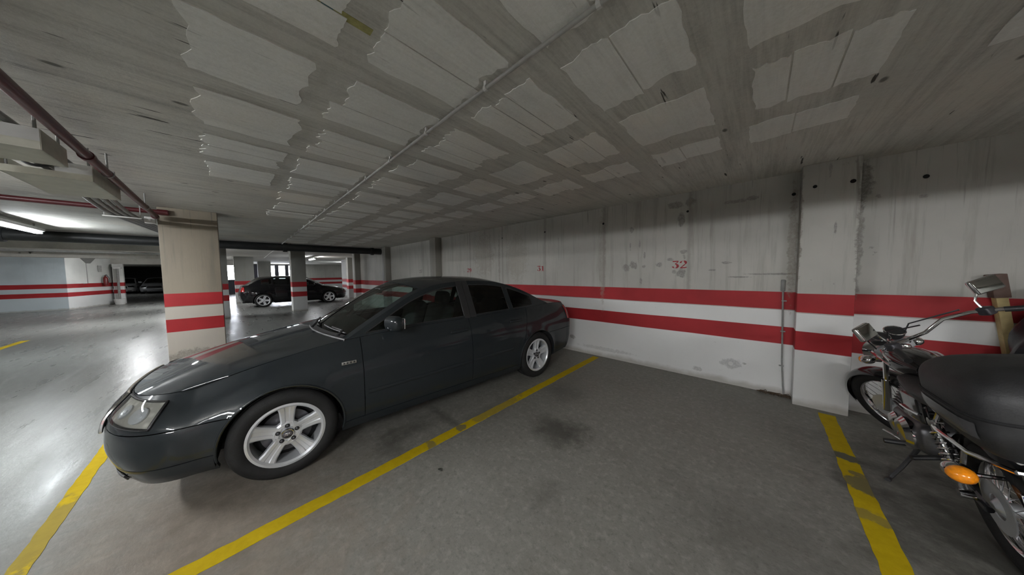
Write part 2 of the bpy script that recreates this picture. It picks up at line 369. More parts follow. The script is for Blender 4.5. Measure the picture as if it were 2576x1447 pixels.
def finish(bm, name, mat, parent=None, bevel=0.0, angle=35, recalc=True, merge=True):
    if merge: bmesh.ops.remove_doubles(bm, verts=bm.verts, dist=1e-5)
    if recalc: bmesh.ops.recalc_face_normals(bm, faces=bm.faces)
    if bevel > 0:
        es = [e for e in bm.edges if len(e.link_faces) == 2 and e.calc_face_angle(0) > math.radians(40)]
        bmesh.ops.bevel(bm, geom=es, offset=bevel, segments=2, affect='EDGES', profile=0.5, clamp_overlap=True)
    thr = math.radians(angle)
    for f in bm.faces: f.smooth = True
    for e in bm.edges:
        e.smooth = not (len(e.link_faces) == 2 and e.calc_face_angle(0) > thr)
    me = bpy.data.meshes.new(name); bm.to_mesh(me); bm.free()
    me.materials.append(mat)
    o = bpy.data.objects.new(name, me); COL.objects.link(o)
    if parent: o.parent = parent
    return o

def tag(o, label=None, cat=None, group=None, kind=None):
    if label: o['label'] = label
    if cat: o['category'] = cat
    if group: o['group'] = group
    if kind: o['kind'] = kind
    return o
def thing(name, label, cat, loc=(0,0,0), rz=0.0, group=None):
    o = bpy.data.objects.new(name, None); COL.objects.link(o)
    o.location = loc; o.rotation_euler = (0, 0, rz); o.empty_display_size = 0.1
    return tag(o, label, cat, group)
def copy_tree(o, parent=None):
    c = o.copy(); COL.objects.link(c); c.parent = parent
    for ch in [x for x in o.children]: copy_tree(ch, c)
    return c
def pchip(pts):
    xs = [p[0] for p in pts]; ys = [p[1] for p in pts]; n = len(xs)
    d = [(ys[i+1]-ys[i])/(xs[i+1]-xs[i]) for i in range(n-1)]
    m = [0.0]*n; m[0] = d[0]; m[-1] = d[-1]
    for i in range(1, n-1):
        if d[i-1]*d[i] <= 0: m[i] = 0
        else:
            w1 = 2*(xs[i+1]-xs[i]) + xs[i]-xs[i-1]; w2 = xs[i+1]-xs[i] + 2*(xs[i]-xs[i-1])
            m[i] = (w1+w2)/(w1/d[i-1] + w2/d[i])
    def f(x):
        if x <= xs[0]: return ys[0] + m[0]*(x-xs[0])
        if x >= xs[-1]: return ys[-1] + m[-1]*(x-xs[-1])
        i = 0
        while x > xs[i+1]: i += 1
        h = xs[i+1]-xs[i]; t = (x-xs[i])/h
        return (2*t**3-3*t*t+1)*ys[i] + (t**3-2*t*t+t)*h*m[i] + (-2*t**3+3*t*t)*ys[i+1] + (t**3-t*t)*h*m[i+1]
    return f
def lerp(a, b, t): return a + (b-a)*t

# ------------------------------------------------------------------ the room
ZC = 2.516
WY = 4.30           # painted wall of the bays
def struct(name, g, mat, parent=None, bevel=0.0):
    o = g.build(name, mat, parent, bevel=bevel)
    if parent is None: tag(o, kind='structure')
    return o
struct('floor', G().box(-48, 6.0, -9.5, 12, -0.2, 0.0), M_FLOOR)
ceil_o = struct('ceiling', G().box(-48, 6.0, -9.5, 12, ZC, ZC + 0.3), M_CEIL)
wall_back = struct('wall_back', G().box(-14.7, 6.0, WY, WY + 0.3, 0, ZC), M_WALL)
struct('wall_right', G().box(5.7, 6.0, -9.5, WY, 0, ZC), M_WALLF)
struct('wall_front', G().box(-48, 6.0, -9.8, -9.5, 0, ZC), M_WALLF)
# beyond the bays the outer wall steps back
wall_recess = struct('wall_recess', G().box(-21.5, -14.7, 5.35, 5.65, 0, ZC), M_WALLF)
struct('wall_return', G().box(-14.7, -14.4, WY + 0.3, 5.65, 0, ZC), M_WALLF)
struct('wall_side', G().box(-48, -21.2, 11.7, 12.0, 0, ZC), M_WALLF)
struct('wall_recess_end', G().box(-21.5, -21.2, 5.65, 12.0, 0, ZC), M_WALLF)

# pilasters of the painted wall
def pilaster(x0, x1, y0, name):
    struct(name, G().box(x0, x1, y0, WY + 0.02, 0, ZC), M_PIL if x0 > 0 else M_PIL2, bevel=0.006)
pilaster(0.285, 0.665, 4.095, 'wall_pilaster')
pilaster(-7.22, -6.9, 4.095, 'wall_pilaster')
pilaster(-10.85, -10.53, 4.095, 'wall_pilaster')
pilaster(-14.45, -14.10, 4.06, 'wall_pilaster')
for x0, x1 in ((-18.7, -18.35),):
    struct('wall_pilaster', G().box(x0, x1, 4.9, 5.36, 0, ZC), M_PIL2)

# tie holes of the formwork, recessed dark cups
for x, z, y in ((0.239, 2.283, WY), (0.373, 2.289, 4.095), (0.613, 2.286, 4.095), (-0.75, 2.261, WY), (-1.938, 2.256, WY), (-3.137, 2.255, WY), (-4.34, 2.255, WY), (1.05, 2.27, WY)):
    r = random.uniform(0.012, 0.017)
    G().lathe([(r*1.25, -0.0035), (r*1.2, -0.004), (r, -0.002), (r*0.2, 0.012)], (x, y, z), 1, 10).build('tie_hole', M_DARK, wall_back)
G().lathe([(0.026, -0.002), (0.024, -0.007), (0.014, -0.008), (0.004, -0.004)], (-0.248, WY, 0.269), 1, 16).build('filled_plug', M_WHITEP, wall_back)

# stencilled bay numbers -------------------------------------------------
def stroke(g, pts, ws):
    n = len(pts); L_, R_ = [], []
    for i, p in enumerate(pts):
        a = pts[max(i-1, 0)]; b = pts[min(i+1, n-1)]; dx, dy = b[0]-a[0], b[1]-a[1]; l = math.hypot(dx, dy) or 1
        nx, ny = -dy/l*ws[i]/2, dx/l*ws[i]/2
        L_.append((p[0]+nx, p[1]+ny)); R_.append((p[0]-nx, p[1]-ny))
    g.append(L_ + R_[::-1])
def arc(cx, cy, rx, ry, a0, a1, n=14): return [(cx+rx*math.cos(math.radians(lerp(a0, a1, i/n))), cy+ry*math.sin(math.radians(lerp(a0, a1, i/n)))) for i in range(n+1)]
def fat(n, thin, thick): return [thin + (thick-thin)*math.sin(PI*i/(n-1)) for i in range(n)]
DIG = {}
g = []; stroke(g, [(0.06, 0.93), (0.56, 0.93)], [0.14, 0.14]); stroke(g, [(0.52, 0.84), (0.28, 0.60)], [0.09, 0.07])
a_ = arc(0.29, 0.30, 0.21, 0.26, 95, -88); stroke(g, a_, fat(15, 0.07, 0.22)); a_ = arc(0.27, 0.28, 0.19, 0.24, -100, -175, 8); stroke(g, a_, [0.06, 0.06, 0.07, 0.08, 0.10, 0.13, 0.16, 0.17, 0.15]); DIG['3'] = g
g = []; a_ = arc(0.30, 0.70, 0.20, 0.26, 85, -40); stroke(g, a_, fat(15, 0.07, 0.22)); a_ = arc(0.27, 0.72, 0.19, 0.24, 100, 185, 8); stroke(g, a_, [0.06, 0.06, 0.07, 0.08, 0.10, 0.13, 0.16, 0.16, 0.14])
stroke(g, [(0.43, 0.50), (0.12, 0.12)], [0.12, 0.08]); stroke(g, [(0.04, 0.07), (0.40, 0.07), (0.58, 0.14)], [0.14, 0.14, 0.10]); DIG['2'] = g
g = []; stroke(g, [(0.32, 0.10), (0.32, 0.95)], [0.20, 0.20]); stroke(g, [(0.10, 0.03), (0.54, 0.03)], [0.06, 0.06]); stroke(g, [(0.07, 0.82), (0.20, 0.90)], [0.06, 0.10]); DIG['1'] = g
g = []; a_ = arc(0.30, 0.68, 0.20, 0.27, 80, -260, 22); stroke(g, a_, [0.06 + 0.14*abs(math.cos(math.radians(lerp(80, -260, i/22)))) for i in range(23)])
a_ = arc(0.27, 0.40, 0.25, 0.37, 25, -85, 12); stroke(g, a_, [lerp(0.18, 0.06, i/12) for i in range(13)]); stroke(g, arc(0.2, 0.14, 0.09, 0.09, 0, 330, 10), [0.06]*11); DIG['9'] = g
g = []; stroke(g, [(0.06, 0.93), (0.56, 0.93)], [0.13, 0.13]); stroke(g, [(0.52, 0.82), (0.30, 0.40), (0.27, 0.02)], [0.08, 0.14, 0.20]); DIG['7'] = g
def number(txt, x0, x1, z0, z1, mat):
    b = G(); adv = (x1 - x0)/len(txt); sc = (z1 - z0)
    for i, ch in enumerate(txt):
        for poly in DIG[ch]:
            b.prism(poly, 0, 1, lambda x, y, z, i=i: (x0 + adv*i + x/0.62*adv*0.94, WY - 0.0012 - 0.0008*z, z0 + y*sc))
    o = b.build('bay_number', mat, wall_back, merge=False)
    o['label'] = 'red stencilled number %s on the wall' % txt
number('32', -0.925, -0.735, 1.490, 1.596, M_NUM); number('31', -3.335, -3.148, 1.486, 1.590, M_NUM)
number('29', -5.68, -5.49, 1.488, 1.592, M_NUM); number('27', -8.27, -8.08, 1.495, 1.595, M_NUMD)

# ceiling blocks: pale patches between the ribs, each a thin proud slab with a torn edge
def block_mesh(seed, wx, wy, parts):
    rnd = random.Random(seed); g = G()
    xs = [-wx/2]
    for k in range(parts-1): xs.append(-wx/2 + wx*(k+1)/parts + rnd.uniform(-0.03, 0.03))
    xs.append(wx/2)
    def edge(n):
        k = [rnd.uniform(-1, 1) for _ in range(5)]
        return [0.020*(k[0]*math.sin(2.1*t*PI+k[1]*3) + 0.6*k[2]*math.sin(5.3*t*PI+k[3]*3)) + rnd.uniform(-0.006, 0.006) for t in [q/(n-1) for q in range(n)]]
    for a, b in zip(xs[:-1], xs[1:]):
        y0 = -wy/2 + rnd.uniform(-0.03, 0.04); y1 = wy/2 + rnd.uniform(-0.05, 0.03); poly = []
        n = 12; e0, e1, ea, eb = edge(n), edge(n), edge(n), edge(n)
        for i in range(n-1): t = i/(n-1); poly.append((lerp(a+0.004, b-0.004, t), y0 + e0[i]))
        for i in range(n-1): t = i/(n-1); poly.append((b-0.004 + (eb[i]*0.4 if b == xs[-1] else 0), lerp(y0+e0[-1], y1+e1[0], t)))
        for i in range(n-1): t = i/(n-1); poly.append((lerp(b-0.004, a+0.004, t), y1 + e1[i]))
        for i in range(n-1): t = i/(n-1); poly.append((a+0.004 + (ea[i]*0.4 if a == xs[0] else 0), lerp(y1+e1[-1], y0+e0[0], t)))
        g.prism(poly, -0.004, 0.002)
    return g
bx_c = [0.17 - 0.69*i for i in range(0, 17)]
by_r = [(0.13, 0.46), (0.77, 0.54), (1.465, 0.53), (2.195, 0.49), (2.865, 0.36)]
for i, cx in enumerate(bx_c):
    for j, (cy, wy) in enumerate(by_r):
        if j == 0 and (i < 1 or cx < -4.2): continue
        if j == 0 and i == 1: continue
        if j == 1 and cx < -6.3: continue
        wx = 0.52 + random.uniform(-0.03, 0.03)
        b = block_mesh(i*10+j, wx, wy, random.choice((1, 2, 2, 3, 3))).build('ceiling_block', M_BLOCK, ceil_o, recalc=True)
        b.location = (cx + random.uniform(-0.015, 0.015), cy + random.uniform(-0.01, 0.01), ZC)
b = block_mesh(991, 0.5, 0.9, 1).build('ceiling_block', M_BLOCK, ceil_o); b.location = (1.0, 2.1, ZC)
# yellow strip of paint and a teal smear left on the slab
G().box(-1.295, -1.255, 0.20, 0.475, ZC-0.0016, ZC+0.001).build('paint_mark', simple('pale yellow smear', (0.33, 0.31, 0.12), 0.8, var=0.3, scale=30), ceil_o)
G().prism([(-1.29, 0.30), (-1.24, 0.27), (-1.26, 0.33), (-1.38, 0.345), (-1.40, 0.33), (-1.33, 0.32)], ZC-0.0022, ZC).build('paint_mark', simple('teal smear', (0.08, 0.16, 0.17), 0.8, var=0.4, scale=50), ceil_o)

# columns -------------------------------------------------------------------
def column(x0, x1, y0, y1, label, mat, zt=ZC):
    t = thing('column', label, 'column', ((x0+x1)/2, (y0+y1)/2, 0))
    hx, hy = (x1-x0)/2, (y1-y0)/2
    G().box(-hx, hx, -hy, hy, 0, zt).build('shaft', mat, t, bevel=0.008)
    return t
mc = column(-7.05, -6.62, -0.72, -0.115, 'beige concrete column with two red bands behind the hood of the grey sedan', M_COL)
column(-14.05, -13.6, -0.70, -0.08, 'narrow grey concrete column standing behind the beige column', M_COLG)
column(-14.2, -13.75, 1.67, 2.14, 'grey concrete column with two red bands in front of the black hatchback', M_COLG)
column(-21.6, -20.4, 0.12, 0.88, 'wide pale concrete column behind the tail of the black hatchback', M_COLG)
column(-27.0, -26.4, 1.35, 2.05, 'pale concrete column by the bright far windows', M_COLG)

# painted bay lines ---------------------------------------------------------------
def floor_line(x0, x1, y0, y1, label, seed):
    rnd = random.Random(seed); along_y = (y1-y0) > (x1-x0); L_ = max(y1-y0, x1-x0); n = int(L_/0.06)
    A, B = [], []
    for i in range(n+1):
        t = i/n
        if along_y: A.append((x0 + rnd.uniform(-.004, .004), lerp(y0, y1, t))); B.append((x1 + rnd.uniform(-.004, .004), lerp(y0, y1, t)))
        else: A.append((lerp(x0, x1, t), y0 + rnd.uniform(-.004, .004))); B.append((lerp(x0, x1, t), y1 + rnd.uniform(-.004, .004)))
    g = G(); k = 0
    vs = []; fs = []
    for i in range(n+1):
        vs += [(*A[i], 0.0), (*B[i], 0.0), (*A[i], 0.0016), (*B[i], 0.0016)]
    for i in range(n):
        a = 4*i; b = a+4
        fs += [(a+2, a+3, b+3, b+2), (a, b, b+2, a+2), (a+1, a+3, b+3, b+1)]
    fs += [(0, 2, 3, 1), (4*n, 4*n+1, 4*n+3, 4*n+2)]
    g.add(vs, fs)
    tag(g.build('parking_line', M_LINE), label, 'floor marking')
floor_line(-2.07, -1.965, -0.72, 4.22, 'yellow painted line between the grey sedan and the empty bay', 1)
floor_line(0.462, 0.572, -0.72, 4.02, 'worn yellow painted line between the empty bay and the motorcycle', 2)
floor_line(-6.2, -2.0, -0.838, -0.762, 'yellow painted line along the aisle under the nose of the grey sedan', 3)
floor_line(-12.6, -10.8, -3.46, -3.34, 'short yellow painted line out on the shiny aisle floor', 4)

# ------------------------------------------------------------------ lamps of the aisle
M_TUBE = emit('fluorescent tube', (0.97, 0.98, 1.0), TUBE_NEAR); M_TUBEF = emit('weaker fluorescent tube', (0.90, 0.96, 1.0), TUBE_FAR)
M_TUBED = emit('dim fluorescent tube', (0.95, 0.97, 1.0), TUBE_FAR*0.6)
def lamp(x, y, label, rz=0.0, z=2.37, tube=None):
    t = thing('ceiling_lamp', label, 'lamp', (x, y, 0), rz, 'fluorescent lamps along the ceiling')
    G().rbox((0, 0, z+0.045), (1.56, 0.13, 0.06), 0.012).build('housing', M_WHITEP, t)
    for s in (-1, 1):
        G().box(s*0.74-0.015, s*0.74+0.015, -0.045, 0.045, z-0.03, z+0.02).build('end_cap', M_WHITEP, t)
    for s in (-1, 1):
        G().lathe([(0.014, -0.72), (0.014, 0.72)], (0, s*0.03, z-0.012), 0, 12).build('tube', tube or M_TUBE, t)
        G().box(s*0.6-0.01, s*0.6+0.01, -0.01, 0.01, z+0.07, ZC+0.005).build('hanger', M_STEEL, t)
    return t
lamp(-9.6, -2.55, 'lit white fluorescent lamp over the aisle nearest the cable trays', tube=M_TUBEF)
lamp(-15.0, -2.22, 'lit white fluorescent lamp over the aisle beyond the dark beam')
for x in (-4.4, 0.6, 4.2): lamp(x, -2.55, 'lit white fluorescent lamp over the aisle beside the added light-blocking beam')
lamp(-21.5, -1.9, 'lit white fluorescent lamp near the blue wall at the aisle end')
lamp(-18.5, 3.2, 'lit white fluorescent lamp above the far bays', tube=M_TUBED)
lamp(-37.5, -8.3, 'weak lamp added out of sight to light the cars in the dark garage opening', tube=M_TUBED)  # hidden lamp, added only to brighten the two cars in the opening
lamp(-25.0, 6.5, 'lit white fluorescent lamp by the far white wall', tube=M_TUBEF)

# ------------------------------------------------------------------ cars
def paint(name, col, rough=0.45, metal=0.2):
    t = NT(name); p = t.objc(); n = t.noise(p, 900, 2)
    t.set('Base Color', t.mix(n, tuple(c*0.8 for c in col), tuple(c*1.25 for c in col)))
    t.set('Metallic', metal); t.set('Roughness', rough); t.set('Coat Weight', 0.75); t.set('Coat Roughness', 0.03); t.set('Specular IOR Level', 0.05)
    return t.m

def wheel(parent, x, y, side, r, rim_r, width, detail=True, spoke_rot=0.0, name='wheel'):
    """side: +1 outer face towards +y, -1 towards -y; centre at z = r"""
    wh = bpy.data.objects.new(name, None); COL.objects.link(wh); wh.parent = parent; wh.location = (x, y, r); wh.empty_display_size = 0.05
    if side < 0: wh.rotation_euler = (0, 0, PI)
    h = width/2; n = 64 if detail else 40
    prof = [(rim_r, -h*0.80), (rim_r+0.012, -h*0.94), (rim_r+0.045, -h*1.03), (r-0.035, -h*1.0), (r-0.012, -h*0.86), (r-0.003, -h*0.7), (r-0.003, -h*0.36), (r-0.010, -h*0.35), (r-0.010, -h*0.29), (r, -h*0.28),
            (r, -h*0.04), (r-0.008, -h*0.03), (r-0.008, h*0.03), (r, h*0.04), (r, h*0.28), (r-0.010, h*0.29), (r-0.010, h*0.35), (r-0.003, h*0.36), (r-0.003, h*0.7), (r-0.012, h*0.86), (r-0.035, h*1.0), (rim_r+0.045, h*1.03), (rim_r+0.012, h*0.94), (rim_r, h*0.80)]
    G().lathe(prof, (0,0,0), 1, n, closed=True).build('tyre', M_RUBBER, wh, angle=50)
    # barrel and lip
    R = rim_r
    G().lathe([(R-0.020, -h*0.7), (R-0.018, h*0.55), (R-0.016, h*0.86), (R-0.004, h*0.97), (R+0.010, h*0.95), (R+0.008, h*0.80), (R+0.002, h*0.70), (R+0.002, -h*0.78), (R-0.02, -h*0.78)], (0,0,0), 1, n, closed=True).build('rim', M_ALU, wh)
    G().lathe([(0.0, -h*0.35), (R-0.021, -h*0.35), (R-0.021, -h*0.30), (0.0, -h*0.30)], (0,0,0), 1, 24).build('inner_disc', M_DARK, wh)
    G().lathe([(0.05, h*0.0), (R*0.70, h*0.0), (R*0.70, h*0.10), (0.05, h*0.10)], (0,0,0), 1, 32).build('brake_disc', M_ALUD, wh)
    # five broad spokes
    yo = h*0.80
    for k in range(5):
        a = PI/2 + spoke_rot + k*2*PI/5; ca, sa = math.cos(a), math.sin(a); g = G(); rings = []
        for i in range(9):
            t = i/8; rr = lerp(0.045, R-0.012, t); hw = lerp(0.034, 0.050, t) + 0.020*max(0, t-0.75)*4*max(0, t-0.5) + 0.012*max(0, 0.25-t)*4
            yy = yo - 0.018*math.sin(PI*min(1, t*1.0))*0.5 - 0.004 + 0.012*t; dp = lerp(0.050, 0.034, t)
            prof_ = [(-hw, yy-dp), (-hw, yy-0.008), (-hw*0.80, yy), (-hw*0.34, yy-0.001), (-hw*0.22, yy-0.006), (hw*0.22, yy-0.006), (hw*0.34, yy-0.001), (hw*0.80, yy), (hw, yy-0.008), (hw, yy-dp)]
            rings.append([(rr*ca - u*sa, v, rr*sa + u*ca) for u, v in prof_])
        vs = [p for r_ in rings for p in r_]; m = len(rings[0]); fs = []
        for i in range(8):
            for j in range(m):
                j2 = (j+1) % m; fs.append((i*m+j, i*m+j2, (i+1)*m+j2, (i+1)*m+j))
        fs.append(tuple(range(m))); fs.append(tuple(8*m+j for j in reversed(range(m))))
        g.add(vs, fs); g.build('spoke', M_ALU, wh, angle=30)
    G().lathe([(0.085, yo-0.05), (0.085, yo-0.012), (0.072, yo-0.006), (0.036, yo-0.014), (0.0, yo-0.014)], (0,0,0), 1, 30).build('hub', M_ALU, wh)
    cap = G().lathe([(0.034, yo-0.02), (0.034, yo+0.004), (0.028, yo+0.007), (0.0, yo+0.008)], (0,0,0), 1, 28).build('centre_cap', M_ALUD if detail else M_ALU, wh)
    if detail:
        g = G()
        for q in range(4):
            cx = (-1.5+q)*0.0098
            g.tube([(cx+0.0066*math.cos(b*PI/6), yo+0.0085, 0.0066*math.sin(b*PI/6)) for b in range(12)], 0.0011, 5, closed=True)
        g.build('emblem_rings', M_CHROME, wh)
        G().lathe([(0.030, yo+0.006), (0.034, yo+0.007), (0.035, yo+0.003)], (0,0,0), 1, 28).build('cap_ring', M_CHROME, wh)
        for k in range(5):
            a = PI/2 + spoke_rot + k*2*PI/5
            G().lathe([(0.014, yo-0.022), (0.014, yo-0.0045), (0.012, yo-0.004)], (0.056*math.cos(a), 0, 0.056*math.sin(a)), 1, 12).build('bolt_recess', M_DARK, wh)
            G().lathe([(0.009, yo-0.02), (0.009, yo-0.001), (0.006, yo+0.001), (0.0, yo+0.001)], (0.056*math.cos(a), 0, 0.056*math.sin(a)), 1, 6).build('wheel_bolt', M_ALUD, wh)
    return wh

def car(P, name, label, cat, loc, rz, group=None):
    t = thing(name, label, cat, loc, rz, group); M = P['paint']
    nsr = P.get('rows', 30); ntp = P.get('cols', 22)
    Wf, bz, by, sz = pchip(P['W']), pchip(P['belt_z']), pchip(P['belt_y']), pchip(P['sill'])
    rz_, ry_ = pchip(P['rail_z']), pchip(P['rail_y']); zc = pchip(P['center'])
    K = P['keys']; x0, x1 = K[0][0], K[5][0]
    def side(x, v):
        W = Wf(x); zs, zb, yb = sz(x), bz(x), by(x)
        f = pchip([(0, W-0.06), (0.10, W-0.028), (0.30, W-0.006), (0.56, W), (0.82, W-(W-yb)*0.36), (1, yb)])
        return Vector((x, f(v), zs+(zb-zs)*v))
    nx, nz_ = pchip(P['nose_x']), pchip(P['nose_z']); tx, tz = pchip(P['tail_x']), pchip(P['tail_z'])
    EN, ET = P.get('nose_exp', 2.5), P.get('tail_exp', 2.8)
    def endpt(q, v, xr, fx, fz, n):
        b = side(xr, v); a = q*PI/2; c = max(0, math.cos(a))**(2/n); s_ = max(0, math.sin(a))**(2/n)
        xn = fx(v); m_ = q*q*(3-2*q)
        return Vector((b.x + (xn-b.x)*s_, b.y*c, b.z + (fz(v)-b.z)*m_))
    nose = lambda q, v: endpt(q, v, x0, nx, nz_, EN)
    tail = lambda q, v: endpt(q, v, x1, tx, tz, ET)
    qs = [i/ntp for i in range(ntp+1)]
    def top(k, q):
        """k: running key number 0..5, q: 0 at the side edge, 1 at the centre line"""
        i = min(4, int(k)); fr = k - i
        xe = lerp(K[i][0], K[i+1][0], fr); xcn = lerp(K[i][1], K[i+1][1], fr)
        if 1 <= k <= 4: ye, ze = ry_(xe), rz_(xe)
        else: ye, ze = by(xe), bz(xe)
        if k < 1:
            A = nose(q, 1.0); a = q*PI/2; ca = max(0, math.cos(a))**(2/EN)
            fy = lerp(ca, 1-q, fr); X0 = (A.x-K[0][0])/(K[0][1]-K[0][0]) if abs(K[0][1]-K[0][0]) > 1e-6 else q
            fx = lerp(X0, 1-(1-q)**2, fr)
        elif k > 4:
            A = tail(q, 1.0); a = q*PI/2; ca = max(0, math.cos(a))**(2/ET)
            fy = lerp(1-q, ca, fr); X0 = (A.x-K[5][0])/(K[5][1]-K[5][0])
            fx = lerp(1-(1-q)**2, X0, fr)
        else: fy = 1-q; fx = 1-(1-q)**2
        x = lerp(xe, xcn, fx); y = ye*fy
        cr = 1-(fy)**P.get('crown', 2.4)
        if k < 1: cr = lerp(q*q*(3-2*q), cr, min(1, fr*2.2))
        if k > 4: cr = lerp(cr, q*q*(3-2*q), max(0, fr*2.2-1.2))
        return Vector((x, y, lerp(ze, zc(xcn), cr)))
    # ---- lower body: one grid from the nose round the side to the tail
    xs = []; x = x0
    while x < x1-1e-6: xs.append(x); x += P.get('dx', 0.028)
    xs.append(x1)
    vs_ = [i/nsr for i in range(nsr+1)]
    cols = [[nose(q, v) for v in vs_] for q in reversed(qs[1:])] + [[side(x, v) for v in vs_] for x in xs] + [[tail(q, v) for v in vs_] for q in qs[1:]]
    bm = bmesh.new(); grid = [[bm.verts.new(p) for p in c] for c in cols]
    for i in range(len(grid)-1):
        for j in range(nsr): bm.faces.new((grid[i][j], grid[i+1][j], grid[i+1][j+1], grid[i][j+1]))
    AR = P['arch_r']; zw = P['wheel_r']; ax = P['axles']
    dl = []
    for f in bm.faces:
        c = f.calc_center_median()
        for xa in ax:
            if c.y > 0.45 and math.hypot(c.x-xa, c.z-zw) < AR: dl.append(f); break
    bmesh.ops.delete(bm, geom=dl, context='FACES')
    for v in bm.verts:
        for xa in ax:
            if v.co.y < 0.45: continue
            d = math.hypot(v.co.x-xa, v.co.z-zw)
            if v.is_boundary and abs(d-AR) < 0.04 and v.co.z > sz(v.co.x)+0.005:
                v.co.x = xa + (v.co.x-xa)*AR/d; v.co.z = zw + (v.co.z-zw)*AR/d; d = AR
            if d < AR+0.075: v.co.y += P.get('flare', 0.012)*(1-max(0, d-AR)/0.075)**1.5
    def cut(pl, no): bmesh.ops.bisect_plane(bm, geom=bm.verts[:]+bm.edges[:]+bm.faces[:], dist=1e-5, plane_co=pl, plane_no=no)
    d1, d2, d3a, d3b, zr = P['door1'], P['door2'], P['door3'][0], P['door3'][1], P['rocker']
    n3 = Vector((d3a[1]-d3b[1], 0, -(d3a[0]-d3b[0]))).normalized()
    for pl, no in (((d1, 0, 0), (1,0,0)), ((d2, 0, 0), (1,0,0)), ((d3a[0], 0, d3a[1]), tuple(n3)), ((0,0,zr), (0,0,1)), ((0,0,P['bump_f']), (0,0,1)), ((0,0,P['bump_r']), (0,0,1)), ((ax[0], 0, 0), (1,0,0)), ((ax[1], 0, 0), (1,0,0)), ((0, 0, P['valance']), (0,0,1))): cut(pl, no)
    def cls(c):
        if c.x < ax[0]: return 'front_valance' if c.z < P['valance'] else ('front_bumper' if c.z < P['bump_f'] else 'front_fender')
        if c.x > ax[1]: return 'rear_bumper' if c.z < P['bump_r'] else 'rear_quarter_panel'
        if c.z < zr: return 'side_sill'
        if c.x < d1: return 'front_fender'
        if c.x < d2: return 'front_door'
        if (Vector((c.x, 0, c.z)) - Vector((d3a[0], 0, d3a[1]))).dot(n3) * (1 if n3.x > 0 else -1) < 0: return 'rear_door'
        return 'rear_quarter_panel'
    regs = {}
    bm.faces.ensure_lookup_table()
    for f in bm.faces: regs.setdefault(cls(f.calc_center_median()), []).append([v.co.copy() for v in f.verts])
    bm.free()
    def panel(nm, polys, mat, parent, gap=0.0028, depth=0.016, mirror=False):
        b = bmesh.new(); cache = {}
        def V(p):
            k = (round(p.x, 5), round(p.y, 5), round(p.z, 5))
            if k not in cache: cache[k] = b.verts.new(p)
            return cache[k]
        for poly in polys:
            q = [V(p) for p in poly]
            q = list(dict.fromkeys(q))
            if len(q) > 2:
                try: b.faces.new(q)
                except ValueError: pass
        bmesh.ops.remove_doubles(b, verts=b.verts, dist=2e-4)
        bmesh.ops.recalc_face_normals(b, faces=b.faces)
        # outward normals
        s_ = sum((f.normal.dot(f.calc_center_median() - Vector((2.2, 0, 0.55))) * f.calc_area() for f in b.faces))
        if s_ < 0: bmesh.ops.reverse_faces(b, faces=b.faces)
        b.normal_update()
        bd = [v for v in b.verts if v.is_boundary]
        mv = {}
        for v in bd:
            d = Vector((0,0,0))
            for f in v.link_faces: d += (f.calc_center_median()-v.co).normalized()
            mv[v] = (d.normalized()*gap if d.length > 1e-6 else d, v.normal.copy())
        for v in bd: v.co += mv[v][0]
        eds = [e for e in b.edges if e.is_boundary]
        r = bmesh.ops.extrude_edge_only(b, edges=eds); nv = [e for e in r['geom'] if isinstance(e, bmesh.types.BMVert)]
        orig = {}
        for v in nv:
            best = min((w_ for e in v.link_edges for w_ in e.verts if w_ is not v and w_ in mv), key=lambda w_: (w_.co-v.co).length, default=None)
            if best is not None: orig[v] = mv[best][1]
        for v in nv: v.co -= orig.get(v, Vector((0,0,0)))*depth
        return finish(b, nm, mat, parent, angle=38, recalc=False, merge=False)
    mir = lambda polys: [[Vector((p.x, -p.y, p.z)) for p in reversed(q)] for q in polys]
    doors = {}
    for nm, polys in regs.items():
        if nm in ('front_bumper', 'rear_bumper', 'front_valance'): panel(nm, polys + mir(polys), M, t)
        else:
            for s in (1, -1): doors[(nm, s)] = panel(nm, polys if s > 0 else mir(polys), M, t)
    # ---- upper body
    def patch(k0, k1, q0, q1, nk, nq, both=True):
        rows = [[top(lerp(k0, k1, i/nk), lerp(q0, q1, j/nq)) for j in range(nq+1)] for i in range(nk+1)]
        polys = [[rows[i][j], rows[i][j+1], rows[i+1][j+1], rows[i+1][j]] for i in range(nk) for j in range(nq)]
        return polys + mir(polys) if both else polys
    NQ = ntp
    panel('hood', patch(0, 1, 0, 1, 26, NQ), M, t)
    panel('roof', patch(2, 3, 0, 1, 20, NQ), M, t)
    panel('trunk_lid' if P['sedan'] else 'tailgate', patch(4, 5, 0, 1, 12, NQ), M, t)
    qp = 0.085
    for s in (1, -1):
        for k0, nm in ((1, 'front_pillar'), (3, 'rear_pillar')):
            pl = patch(k0, k0+1, 0, qp if k0 == 1 else P.get('cq', 0.14), 20, 4, False); panel(nm, pl if s > 0 else mir(pl), M, t, gap=0.0)
    def glazing(k0, nm, q0, nk, mat):
        g = G()
        for poly in patch(k0, k0+1, q0, 1, nk, NQ): g.add([p + Vector((0, 0, -0.004)) for p in poly], [(0,1,2,3)])
        return g.build(nm, mat, t)
    glazing(1, 'windshield', qp, 18, P['glass']); glazing(3, 'rear_window', P.get('cq', 0.14), 14, P['glass'])
    # black edge of the windshield: lower ceramic strip
    g = G()
    for poly in patch(1.0, 1.05, qp, 1, 2, NQ): g.add([p + Vector((0, 0, 0.0015)) for p in poly], [(0,1,2,3)])
    g.build('windshield_seal', M_BLACKP, t)
    # ---- side glass band between belt and roof rail
    xa, xb_ = K[1][0], K[4][0]
